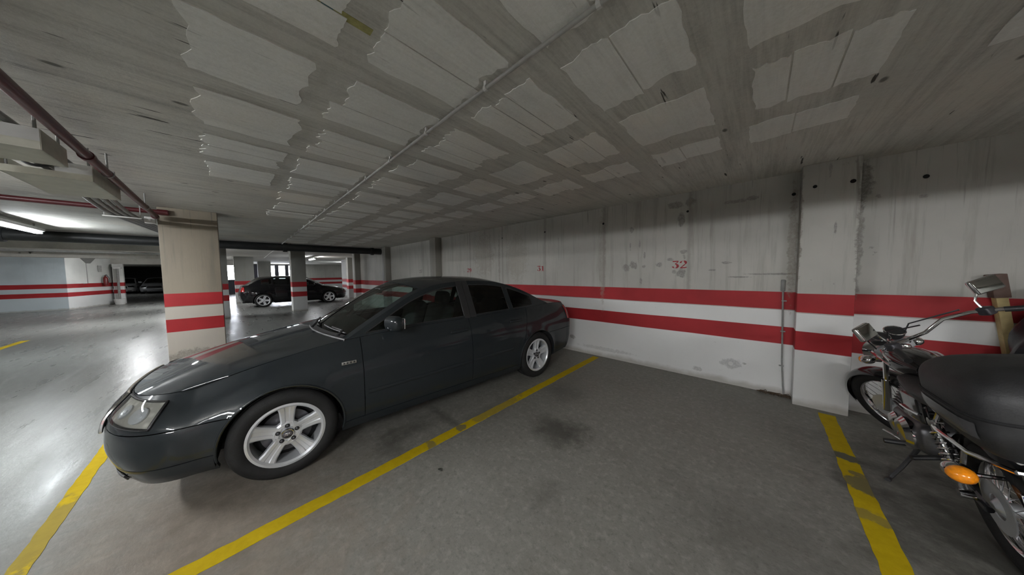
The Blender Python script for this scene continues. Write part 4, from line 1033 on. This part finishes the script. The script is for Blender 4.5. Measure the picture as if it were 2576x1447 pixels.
G().box(-0.12, 0.12, -0.17, 0.17, 0, 2.22).build('post_shaft', M_WALLW, tw, bevel=0.006)
G().lathe([(0.0, 0.001), (0.16, 0.001), (0.20, 0.30), (0.18, 0.30), (0.14, 0.06), (0.0, 0.05)], (0.34, 0.03, 0), 2, 20).build('base_bucket', M_WHITEP, tw)
G().tube([(0.34, 0.03, 0.04), (0.34, 0.03, 1.95)], 0.045, 10).build('pole', M_STEEL, tw)
G().rbox((0.34, 0.03, 2.0), (0.14, 0.26, 0.10), 0.02).build('pole_head', M_WHITEP, tw)
ex = thing('fire_extinguisher', 'dark fire extinguisher hung on the bright wall next to the white post', 'extinguisher', (-25.35, -4.58, 0))
G().lathe([(0.0, 1.05), (0.075, 1.06), (0.08, 1.10), (0.08, 1.45), (0.05, 1.52), (0.025, 1.54), (0.025, 1.60), (0, 1.60)], (0,0,0), 2, 16).build('cylinder', simple('deep red enamel', (0.14, 0.012, 0.012), 0.3), ex)
G().rbox((0.02, 0.03, 1.61), (0.10, 0.05, 0.04), 0.01).build('valve', M_BLACKP, ex); G().tube([(0, 0.05, 1.58), (0.06, 0.12, 1.45), (0.06, 0.10, 1.2)], 0.012, 6).build('hose', M_BLACKP, ex)
G().box(-0.03, 0.03, -0.10, -0.07, 1.2, 1.5).build('bracket', M_STEEL, ex)
sg = thing('wall_sign', 'small grey notice plate above the extinguisher on the bright wall', 'sign', (-25.3, -4.715, 1.95), math.radians(165))
G().box(-0.12, 0.12, -0.012, 0.0, -0.16, 0.16).build('plate', simple('grey notice', (0.4, 0.4, 0.38), 0.5, var=0.3, scale=30), sg)
ve = thing('wall_vent_duct', 'grey wedge shaped duct at the top of the bright wall', 'duct', (-24.6, -4.87, 2.2), math.radians(165))
G().prism([(-0.45, 0.28), (0.45, 0.28), (0.1, 0.0), (-0.1, 0.0)], 0.0, 0.22, lambda x, y, z: (x, z, y)).build('hood', M_STEEL, ve)
G().tube([(-0.08, 0.05, 0.02), (-0.08, 0.05, -1.0), (-0.35, 0.05, -1.02)], 0.018, 8).build('down_pipe', M_STEEL, ve)

# far end: bright openings
M_DAY = emit('daylight', (0.86, 0.90, 1.0), DAY)
struct('wall_far', G().box(-31.8, -31.5, -2.5, 12, 0, ZC), M_WALLF)
struct('wall_far_unlit', G().box(-31.5, -31.35, -0.6, 4.1, 0, 2.44), simple('unlit far wall tone', (0.02, 0.02, 0.03), 0.6))  # dark panel standing in for the unlit stretch of the far wall
for k, (y0, y1) in enumerate(((-0.19, 0.39), (2.07, 2.66), (2.93, 3.35), (3.61, 3.86))):
    wn = tag(G().box(-31.36, -31.30, y0-0.05, y1+0.05, 1.15, 2.40).build('window_%d' % (k+1), M_BLACKPIPE), kind='structure')
    G().box(-31.30, -31.285, y0, y1, 1.20, 2.25).build('pane', M_DAY, wn)
    G().box(-31.30, -31.285, y0, y1, 2.29, 2.35).build('pane', M_DAY, wn)

# ------------------------------------------------------------------ wall conduit, twigs, leaf, post and bundle
wc = thing('wall_conduit', 'thin grey cable conduit running down the painted wall beside the pilaster', 'conduit', (0.2, WY-0.012, 0))
G().tube([(-0.012, 0, 1.22), (-0.006, 0, 0.9), (0.004, 0, 0.4), (0.02, 0, 0.12), (0.028, -0.01, 0.03)], 0.008, 8).build('tube', M_STEEL, wc)
G().rbox((-0.013, 0.0, 1.275), (0.036, 0.022, 0.13), 0.008).build('end_sleeve', simple('grey sleeve', (0.2, 0.2, 0.19), 0.6), wc)
for z in (0.35, 0.75, 1.1): G().box(-0.02, 0.02, -0.008, 0.012, z-0.006, z+0.006).build('clip', M_STEEL, wc)
rnd = random.Random(3); g = G()
for k in range(46):
    x = rnd.uniform(0.04, 0.285); y = WY - rnd.uniform(0.015, 0.075); a = rnd.uniform(-0.7, 0.7); l = rnd.uniform(0.015, 0.05); z = rnd.uniform(0.004, 0.02)
    g.tube([(x-l*math.cos(a), min(WY-0.006, y-l*math.sin(a)*0.5), z), (x, y, z+rnd.uniform(0.004, 0.02)), (x+l*math.cos(a)*0.8, min(WY-0.006, y+l*math.sin(a)*0.5), 0.004)], rnd.uniform(0.0015, 0.004), 5)
tag(g.build('dry_twigs', simple('dry twigs', (0.075, 0.05, 0.03), 0.9, var=0.5, scale=60)), 'dry twigs and leaves swept against the wall beside the pilaster', 'debris', kind='stuff')
lf = G(); lf.grid(lambda u, w_: (-1.697 + (u-0.5)*0.035 + 0.01*w_, 0.989 + (w_-0.5)*0.018*math.sin(PI*max(0.05, min(0.95, u))), 0.003 + 0.006*math.sin(PI*u) + 0.004*w_), 6, 4)
tag(lf.build('leaf', simple('dark leaf', (0.012, 0.014, 0.008), 0.7)), 'small dark dry leaf lying on the empty bay floor', 'leaf')
po = thing('wooden_post', 'pale wooden post with a dark brown head leaning on the wall behind the motorcycle', 'post', (1.575, 4.235, 0))
po.rotation_euler = (0, math.radians(-8), 0)
G().box(-0.026, 0.026, -0.035, 0.035, 0.004, 1.22).build('shaft', simple('pale raw wood', (0.42, 0.33, 0.15), 0.7, var=0.3, scale=9), po, bevel=0.004)
G().box(-0.036, 0.036, -0.045, 0.045, 1.22, 1.41).build('head', simple('brown wood', (0.10, 0.06, 0.045), 0.7, var=0.3), po, bevel=0.004)
bu = thing('covered_bundle', 'tall black plastic wrapped bundle standing against the wall beside the wooden post', 'bundle', (1.66, 3.92, 0))
M_BAG = simple('black plastic sheet', (0.010, 0.010, 0.012), 0.35, var=0.3, bump=0.8, bscale=14)
def bag(u, w_):
    a = 2*PI*u; z = w_*1.34; rr = (0.30 + 0.025*math.sin(3*a+z*7) + 0.02*math.sin(7*a-z*11))*math.sqrt(max(0.0, 1-max(0, (w_-0.55)/0.45)**2.4))
    return (rr*0.95*math.cos(a), rr*0.72*math.sin(a), z)
G().grid(bag, 40, 24).build('wrap', M_BAG, bu); G().tube([(-0.24*math.cos(PI*i/8), -0.05-0.18*math.sin(PI*i/8), 1.0) for i in range(9)], 0.012, 6).build('strap', M_STEEL, bu)

# ------------------------------------------------------------------ motorcycle (x forward, y left, z up; leaning on its side stand)
mo = thing('motorcycle', 'black and chrome motorcycle with a large top case parked nose to the painted wall', 'motorcycle', (0.955, 3.185, 0), math.radians(92.6))
mo.rotation_euler = (math.radians(-10), 0, math.radians(92.6))
M_BLK = simple('gloss black enamel', (0.008, 0.008, 0.009), 0.18, coat=0.8, var=0.2)
M_CASE = simple('matt black case plastic', (0.020, 0.020, 0.021), 0.55, var=0.25, bump=0.25, bscale=120)
M_ENG = simple('engine metal', (0.16, 0.16, 0.165), 0.4, 0.8, var=0.25, bump=0.2)
M_MIR = simple('mirror glass', (0.45, 0.46, 0.45), 0.06, 1.0, var=0.03)
SA0 = Vector((0.402, 0, 0.86)); SAX = Vector((-math.sin(0.46), 0, math.cos(0.46)))
STEER = Matrix.Translation((-0.05, 0, 0)) @ Matrix.Translation(SA0) @ Matrix.Rotation(math.radians(38), 4, SAX) @ Matrix.Translation(-SA0)
def xf(g, m):
    g.v = [tuple(m @ Vector(v)) for v in g.v]; return g
def spoked(nm, xc, r, rt, m):
    e = bpy.data.objects.new(nm, None); COL.objects.link(e); e.parent = mo; e.empty_display_size = 0.05
    c = Vector((xc, 0, r)); N = 48
    def tor(R, ry, rz, n=12):
        g = G(); vs = []; fs = []
        for i in range(N):
            a = 2*PI*i/N
            for j in range(n):
                b = 2*PI*j/n; rr = R + rz*math.cos(b); vs.append((c.x+rr*math.cos(a), ry*math.sin(b), c.z+rr*math.sin(a)))
        for i in range(N):
            for j in range(n): fs.append((i*n+j, i*n+(j+1) % n, ((i+1) % N)*n+(j+1) % n, ((i+1) % N)*n+j))
        return g.add(vs, fs)
    xf(tor(r-rt, rt*1.05, rt), m).build('tyre', M_RUBBER, e)
    xf(tor(r-2*rt+0.004, rt*0.72, 0.011), m).build('rim', M_CHROME, e)
    R0 = r-2*rt-0.002; g = G()
    for k in range(28):
        a = 2*PI*k/28; b = a + (0.5 if k % 2 else -0.5); s = 1 if (k//2) % 2 else -1
        g.tube([(c.x+R0*math.cos(a), 0, c.z+R0*math.sin(a)), (c.x+0.04*math.cos(b), s*0.04, c.z+0.04*math.sin(b))], 0.0021, 4)
    xf(g, m).build('spokes', M_CHROME, e)
    xf(G().lathe([(0.02, -0.075), (0.045, -0.05), (0.03, -0.03), (0.03, 0.03), (0.045, 0.05), (0.02, 0.075)], tuple(c), 1, 20), m).build('hub', M_ALU, e)
    xf(G().lathe([(0.055, 0.058), (0.115, 0.058), (0.115, 0.063), (0.055, 0.063)], tuple(c), 1, 28, closed=True), m).build('brake_disc', M_ALU, e)
    return e
I4 = Matrix.Identity(4)
spoked('front_wheel', 0.676, 0.302, 0.043, STEER); spoked('rear_wheel', -0.676, 0.302, 0.055, I4)
def fender(xc, zc_, R, a0, a1, w, m, nm, mat):
    def f(u, v):
        a = math.radians(lerp(a0, a1, u)); y = lerp(-1, 1, v); rr = R - 0.03*y*y*y*y - 0.012*y*y
        taper = min(1, math.sin(PI*min(1, max(0, (u*0.96+0.02))))*2.2)
        return (xc+rr*math.cos(a), y*w*(0.55+0.45*taper), zc_+rr*math.sin(a))
    def f2(u, v): p = f(u, v); d = Vector((p[0]-xc, 0, p[2]-zc_)).normalized()*0.004; return (p[0]-d.x, p[1], p[2]-d.z)
    g = G().grid(f, 28, 8).grid(f2, 28, 8, flip=True)
    return xf(g, m).build(nm, mat, mo)
fender(0.676, 0.302, 0.335, -8, 148, 0.062, STEER, 'front_fender', M_BLK)
fender(-0.676, 0.302, 0.355, 20, 205, 0.085, I4, 'rear_fender', M_BLK)
# fork, lamp, gauges, bar: everything that turns with the steering
for s in (1, -1):
    xf(G().tube([(0.676, s*0.088, 0.302), (0.60, s*0.088, 0.46), (0.535, s*0.088, 0.60)], [0.024, 0.024, 0.024], 12), STEER).build('fork_slider', M_CHROME, mo)
    xf(G().tube([(0.535, s*0.088, 0.59), (0.40, s*0.088, 0.88)], 0.016, 10), STEER).build('fork_tube', M_CHROME, mo)
    xf(G().rbox((0.425, s*0.088, 0.845), (0.06, 0.06, 0.06), 0.012), STEER).build('fork_clamp', M_ALU, mo)
xf(G().rbox((0.405, 0, 0.885), (0.07, 0.24, 0.025), 0.01), STEER).build('top_yoke', M_ALU, mo)
hl = xf(G().lathe([(0.0, -0.10), (0.05, -0.085), (0.08, -0.04), (0.088, 0.03), (0.09, 0.05), (0.08, 0.055)], (0.53, 0, 0.80), 0, 24), STEER).build('headlight', M_CHROME, mo)
xf(G().lathe([(0.08, 0.054), (0.05, 0.066), (0.0, 0.07)], (0.53, 0, 0.80), 0, 24), STEER).build('headlight_lens', M_LENS, hl)
for s in (1, -1):
    tl = Matrix.Translation((0.42, s*0.058, 0.955)) @ Matrix.Rotation(-0.6, 4, 'Y')
    ga = xf(xf(G().lathe([(0.0, -0.05), (0.038, -0.05), (0.050, -0.02), (0.052, 0.015), (0.047, 0.017)], (0,0,0), 2, 24), tl), STEER).build('gauge', M_BLACKP, mo)
    xf(xf(G().tube([(0.051*math.cos(2*PI*i/24), 0.051*math.sin(2*PI*i/24), 0.016) for i in range(24)], 0.004, 6, closed=True), tl), STEER).build('gauge_ring', M_CHROME, ga)
    xf(xf(G().lathe([(0.0, 0.012), (0.047, 0.012), (0.047, 0.013), (0.0, 0.013)], (0,0,0), 2, 24), tl), STEER).build('gauge_face', M_DARK, ga)
half = [(0.37, 0.06, 0.895), (0.290, 0.11, 0.935), (0.230, 0.19, 1.005), (0.150, 0.27, 1.020), (0.070, 0.335, 1.010), (0.000, 0.385, 0.995), (-0.040, 0.415, 0.985)]
xf(G().tube(half[::-1] + [(x, -y, z) for x, y, z in half], 0.0115, 10), STEER).build('handlebar', M_CHROME, mo)
for s in (1, -1):
    xf(G().tube([(0.060, s*0.342, 1.008), (0.000, s*0.385, 0.995), (-0.045, s*0.418, 0.984)], 0.0175, 12), STEER).build('grip', M_BLACKP, mo)
    xf(G().rbox((0.105, s*0.305, 1.015), (0.055, 0.055, 0.055), 0.012), STEER).build('switch_pod', M_ALUD, mo)
    xf(G().tube([(0.135, s*0.315, 1.010), (0.140, s*0.35, 1.005), (0.080, s*0.405, 0.995), (0.020, s*0.45, 0.985)], [0.009, 0.007, 0.006, 0.006], 8), STEER).build('lever', M_CHROME, mo)
    mi = xf(G().tube([(0.110, s*0.30, 1.035), (0.130, s*0.315, 1.085), (0.120, s*0.345, 1.135), (0.105, s*0.375, 1.155)], 0.006, 8), STEER).build('mirror_stem', M_CHROME, mo)
    mm = Matrix.Translation((0.10, s*0.40, 1.165)) @ Matrix.Rotation(s*0.25, 4, 'Z') @ Matrix.Rotation(0.12, 4, 'Y')
    xf(xf(G().rbox((0.012, 0, 0), (0.03, 0.135, 0.10), 0.013), mm), STEER).build('mirror_shell', M_CHROME, mi)
    xf(xf(G().rbox((-0.005, 0, 0), (0.006, 0.12, 0.086), 0.003), mm), STEER).build('mirror_glass', M_MIR, mi)
    sg_ = xf(G().tube([(0.46, s*0.07, 0.82), (0.46, s*0.15, 0.82)], 0.009, 8), STEER).build('front_signal_arm', M_CHROME, mo)
    xf(G().ell((0.46, s*0.185, 0.82), (0.045, 0.038, 0.034), 14, 8), STEER).build('front_signal', M_CHROME, sg_)
    xf(G().ell((0.478, s*0.185, 0.82), (0.036, 0.034, 0.031), 14, 8), STEER).build('signal_lens', M_AMBER, sg_)
for k in range(3):
    xf(G().tube([(0.17, 0.29-0.27*k, 1.05), (0.36, 0.2-0.16*k, 1.0), (0.44, 0.10-0.08*k, 0.86), (0.36, 0.05, 0.72), (0.2, 0.06, 0.66)], 0.005, 6), I4 if k == 5 else STEER).build('control_cable', M_BLACKP, mo)
# tank, seat, side panels
def tank(u, v):
    x = lerp(-0.08, 0.34, u); hw = 0.125*math.sin(PI*min(1, 0.12+0.80*u))**0.6*(0.75+0.35*u); hz = 0.10*math.sin(PI*(0.10+0.82*u))**0.55
    a = 2*PI*v; c = math.cos(a); s = math.sin(a)
    return (x, hw*math.copysign(abs(c)**0.8, c), 0.775 + 0.03*u + hz*math.copysign(abs(s)**0.85, s)*(1.0 if s > 0 else 0.8))
tk = G().grid(tank, 20, 28).build('fuel_tank', M_BLK, mo)
G().lathe([(0.0, 0.02), (0.028, 0.018), (0.032, 0.0), (0.032, -0.03)], (0.22, 0, 0.885), 2, 18).build('filler_cap', M_CHROME, tk)
for s in (1, -1): G().tube([(0.02, s*0.128, 0.80), (0.15, s*0.143, 0.82), (0.28, s*0.14, 0.83), (0.35, s*0.118, 0.83)], [0.004, 0.010, 0.010, 0.004], 8).build('tank_badge', M_CHROME, tk)
def seat_f(u, v):
    x = lerp(0.02, -0.80, u); hw = (0.085 + 0.065*math.sin(PI*min(1, 0.15+u*0.75)))*(1 if u > 0.04 else 0.7); a = 2*PI*v; c, s = math.cos(a), math.sin(a)
    zc_ = 0.725 - 0.015*math.sin(PI*min(1, u*1.6)) + 0.05*max(0, u-0.5); hz = 0.055*(1-0.3*abs(u-0.5))*(math.sin(PI*min(0.97, max(0.03, u)))**0.25)
    return (x, hw*math.copysign(abs(c)**0.6, c), zc_ + hz*math.copysign(abs(s)**0.7, s))
G().grid(seat_f, 22, 28).build('seat', M_CASE, mo)
for s in (1, -1):
    G().rbox((-0.22, s*0.125, 0.60), (0.26, 0.04, 0.16), 0.02, 3, Matrix.Rotation(0.15, 3, 'Y')).build('side_panel', M_BLK, mo)
    G().tube([(-0.10, s*0.148, 0.565), (-0.22, s*0.150, 0.575), (-0.36, s*0.148, 0.60)], 0.007, 6).build('side_trim', M_CHROME, mo)
# frame and engine
g = G()
g.tube([(0.36, 0, 0.82), (0.22, 0, 0.70), (-0.30, 0, 0.66), (-0.62, 0, 0.68)], 0.018, 8); g.tube([(0.36, 0, 0.74), (0.30, 0, 0.50), (0.22, 0, 0.26), (-0.20, 0, 0.22), (-0.28, 0, 0.40), (-0.30, 0, 0.66)], 0.018, 8)
for s in (1, -1): g.tube([(-0.26, s*0.06, 0.36), (-0.45, s*0.095, 0.33), (-0.72, s*0.10, 0.302)], 0.016, 8); g.tube([(-0.25, s*0.09, 0.66), (-0.55, s*0.11, 0.66), (-0.95, s*0.09, 0.67)], 0.013, 8)
g.build('frame', M_BLK, mo)
en = G().rbox((0.02, 0, 0.36), (0.42, 0.26, 0.20), 0.06).build('engine', M_ENG, mo)
G().lathe([(0.0, -0.02), (0.10, -0.02), (0.105, 0.0), (0.08, 0.025), (0.0, 0.03)], (-0.05, 0.14, 0.36), 1, 28).build('clutch_cover', M_CHROME, en)
G().lathe([(0.0, -0.02), (0.075, -0.02), (0.08, 0.0), (0.06, 0.02), (0.0, 0.024)], (0.13, 0.135, 0.35), 1, 24).build('generator_cover', M_CHROME, en)
for k in range(7): G().rbox((0.135-0.01*k, 0, 0.47+0.022*k), (0.20, 0.22-0.01*k, 0.010), 0.004, 2).build('cooling_fin', M_ENG, en)
G().rbox((0.06, 0, 0.635), (0.17, 0.17, 0.05), 0.02).build('cylinder_head', M_CHROME, en)
G().ell((-0.10, 0.07, 0.60), (0.09, 0.06, 0.06)).build('air_box', M_ENG, en)
G().tube([(0.20, -0.08, 0.60), (0.30, -0.11, 0.52), (0.29, -0.14, 0.34), (0.15, -0.16, 0.24), (-0.2, -0.17, 0.25)], 0.021, 10).build('exhaust_pipe', M_CHROME, mo)
G().tube([(-0.18, -0.17, 0.25), (-0.26, -0.175, 0.265), (-0.30, -0.18, 0.27), (-0.95, -0.20, 0.36), (-0.97, -0.20, 0.363)], [0.024, 0.03, 0.044, 0.046, 0.03], 16).build('muffler', M_CHROME, mo)
# rear shocks
for s in (1, -1):
    A, B = Vector((-0.50, s*0.135, 0.62)), Vector((-0.66, s*0.135, 0.33)); d = B-A
    sh = G().tube([A, A+d*0.45], 0.022, 12).tube([A+d*0.4, B], 0.013, 10).build('shock_absorber', M_CHROME, mo)
    n = 9*12; ez = d.normalized(); e1 = ez.cross(Vector((0, 1, 0))).normalized(); e2 = ez.cross(e1)
    G().tube([A + d*(0.12+0.70*i/n) + (e1*math.cos(2*PI*i/12) + e2*math.sin(2*PI*i/12))*0.029 for i in range(n+1)], 0.0052, 6).build('spring', M_CHROME, sh)
    for p in (A, B): G().lathe([(0.022, -0.022), (0.022, 0.022)], tuple(p), 1, 14).build('shock_eye', M_CHROME, sh)
# rack, top case, rear lights, plate
g = G()
for s in (1, -1):
    g.tube([(-0.42, s*0.13, 0.60), (-0.60, s*0.16, 0.615), (-0.86, s*0.16, 0.63), (-1.0, s*0.10, 0.635)], 0.010, 8); g.tube([(-0.50, s*0.135, 0.62), (-0.66, s*0.155, 0.745), (-1.15, s*0.14, 0.745)], 0.010, 8)
    g.tube([(-0.62, s*0.135, 0.34), (-0.80, s*0.15, 0.62)], 0.009, 8)
g.tube([(-1.0, 0.10, 0.635), (-1.02, 0, 0.635), (-1.0, -0.10, 0.635)], 0.010, 8); g.build('luggage_rack', M_CHROME, mo)
bx = bpy.data.objects.new('top_case', None); COL.objects.link(bx); bx.parent = mo
def case(z0, z1, r0, r1, bot):
    def f(u, v):
        a = 2*PI*u; c, s = math.cos(a), math.sin(a); e = 0.42
        t = v; k = 1-abs(2*t-1)
        if bot: sc_ = lerp(0.80, 1.0, min(1, t*1.6)**0.6); zz = lerp(z0, z1, t)
        else: sc_ = (1-max(0, (t-0.15)/0.85)**3.2)**0.45 if t < 1 else 0.0; zz = lerp(z0, z1, t)
        return (-1.0 + 0.26*sc_*math.copysign(abs(c)**e, c), 0.245*sc_*math.copysign(abs(s)**e, s), zz)
    return f
g = G().grid(case(0.76, 0.92, 0, 0, True), 40, 8); k = len(g.v); g.lathe([(0.0, 0.762), (0.12, 0.762)], (-1.0, 0, 0), 2, 12); g.build('case_base', M_CASE, bx)
G().grid(case(0.92, 1.105, 0, 0, False), 40, 14).build('case_lid', M_CASE, bx)
f_ = case(0.76, 0.92, 0, 0, True)
G().tube([f_(i/40, 1.0) for i in range(40)], 0.007, 6, closed=True).build('case_seam', M_DARK, bx)
for s in (1, -1): G().grid(lambda u, v: (lambda p: (p[0], s*(abs(p[1])+0.004), p[2]))(f_(lerp(0.17, 0.34, u), lerp(0.45, 0.85, v))), 8, 3).build('case_reflector', simple('dull grey reflector', (0.10, 0.10, 0.105), 0.25, 0.3), bx)
tl_ = G().rbox((-0.99, 0, 0.57), (0.06, 0.13, 0.075), 0.02).build('tail_lamp', M_REDLENS, mo)
G().rbox((-0.945, 0, 0.57), (0.05, 0.14, 0.085), 0.015).build('lamp_base', M_CHROME, tl_)
for s in (1, -1):
    ar = G().tube([(-0.85, s*0.06, 0.53), (-0.87, s*0.16, 0.535)], 0.009, 8).build('rear_signal_arm', M_CHROME, mo)
    G().ell((-0.86, s*0.20, 0.535), (0.050, 0.046, 0.040), 16, 10).build('signal_bowl', M_CHROME, ar)
    G().ell((-0.887, s*0.20, 0.535), (0.044, 0.043, 0.037), 16, 10).build('signal_lens', M_AMBER, ar)
pl_ = G().rbox((-1.03, 0.0, 0.47), (0.006, 0.22, 0.165), 0.003, 2, Matrix.Rotation(0.18, 3, 'Y')).build('number_plate', simple('plate white', (0.7, 0.7, 0.7), 0.4), mo)
G().rbox((-1.034, 0.09, 0.47), (0.005, 0.036, 0.160), 0.002, 2, Matrix.Rotation(0.18, 3, 'Y')).build('plate_band', simple('plate blue', (0.015, 0.05, 0.42), 0.4), pl_)
G().tube([(-0.95, 0, 0.52), (-1.01, 0.0, 0.50), (-1.02, 0.0, 0.47)], 0.016, 8).build('plate_bracket', M_BLK, mo)
# foot pegs and side stand
for s in (1, -1):
    G().tube([(-0.06, s*0.12, 0.285), (-0.06, s*0.245, 0.285)], 0.016, 10).build('footpeg', M_BLACKP, mo); G().tube([(-0.36, s*0.10, 0.36), (-0.40, s*0.22, 0.35)], 0.014, 10).build('passenger_peg', M_BLACKP, mo)
G().tube([(-0.06, 0.13, 0.27), (0.10, 0.16, 0.26), (0.14, 0.20, 0.28)], 0.007, 6).build('gear_lever', M_CHROME, mo)
G().tube([(-0.02, 0.10, 0.24), (-0.08, 0.20, 0.12), (-0.11, 0.262, 0.052), (-0.16, 0.285, 0.058)], [0.012, 0.011, 0.010, 0.014], 8).build('side_stand', M_BLACKP, mo)
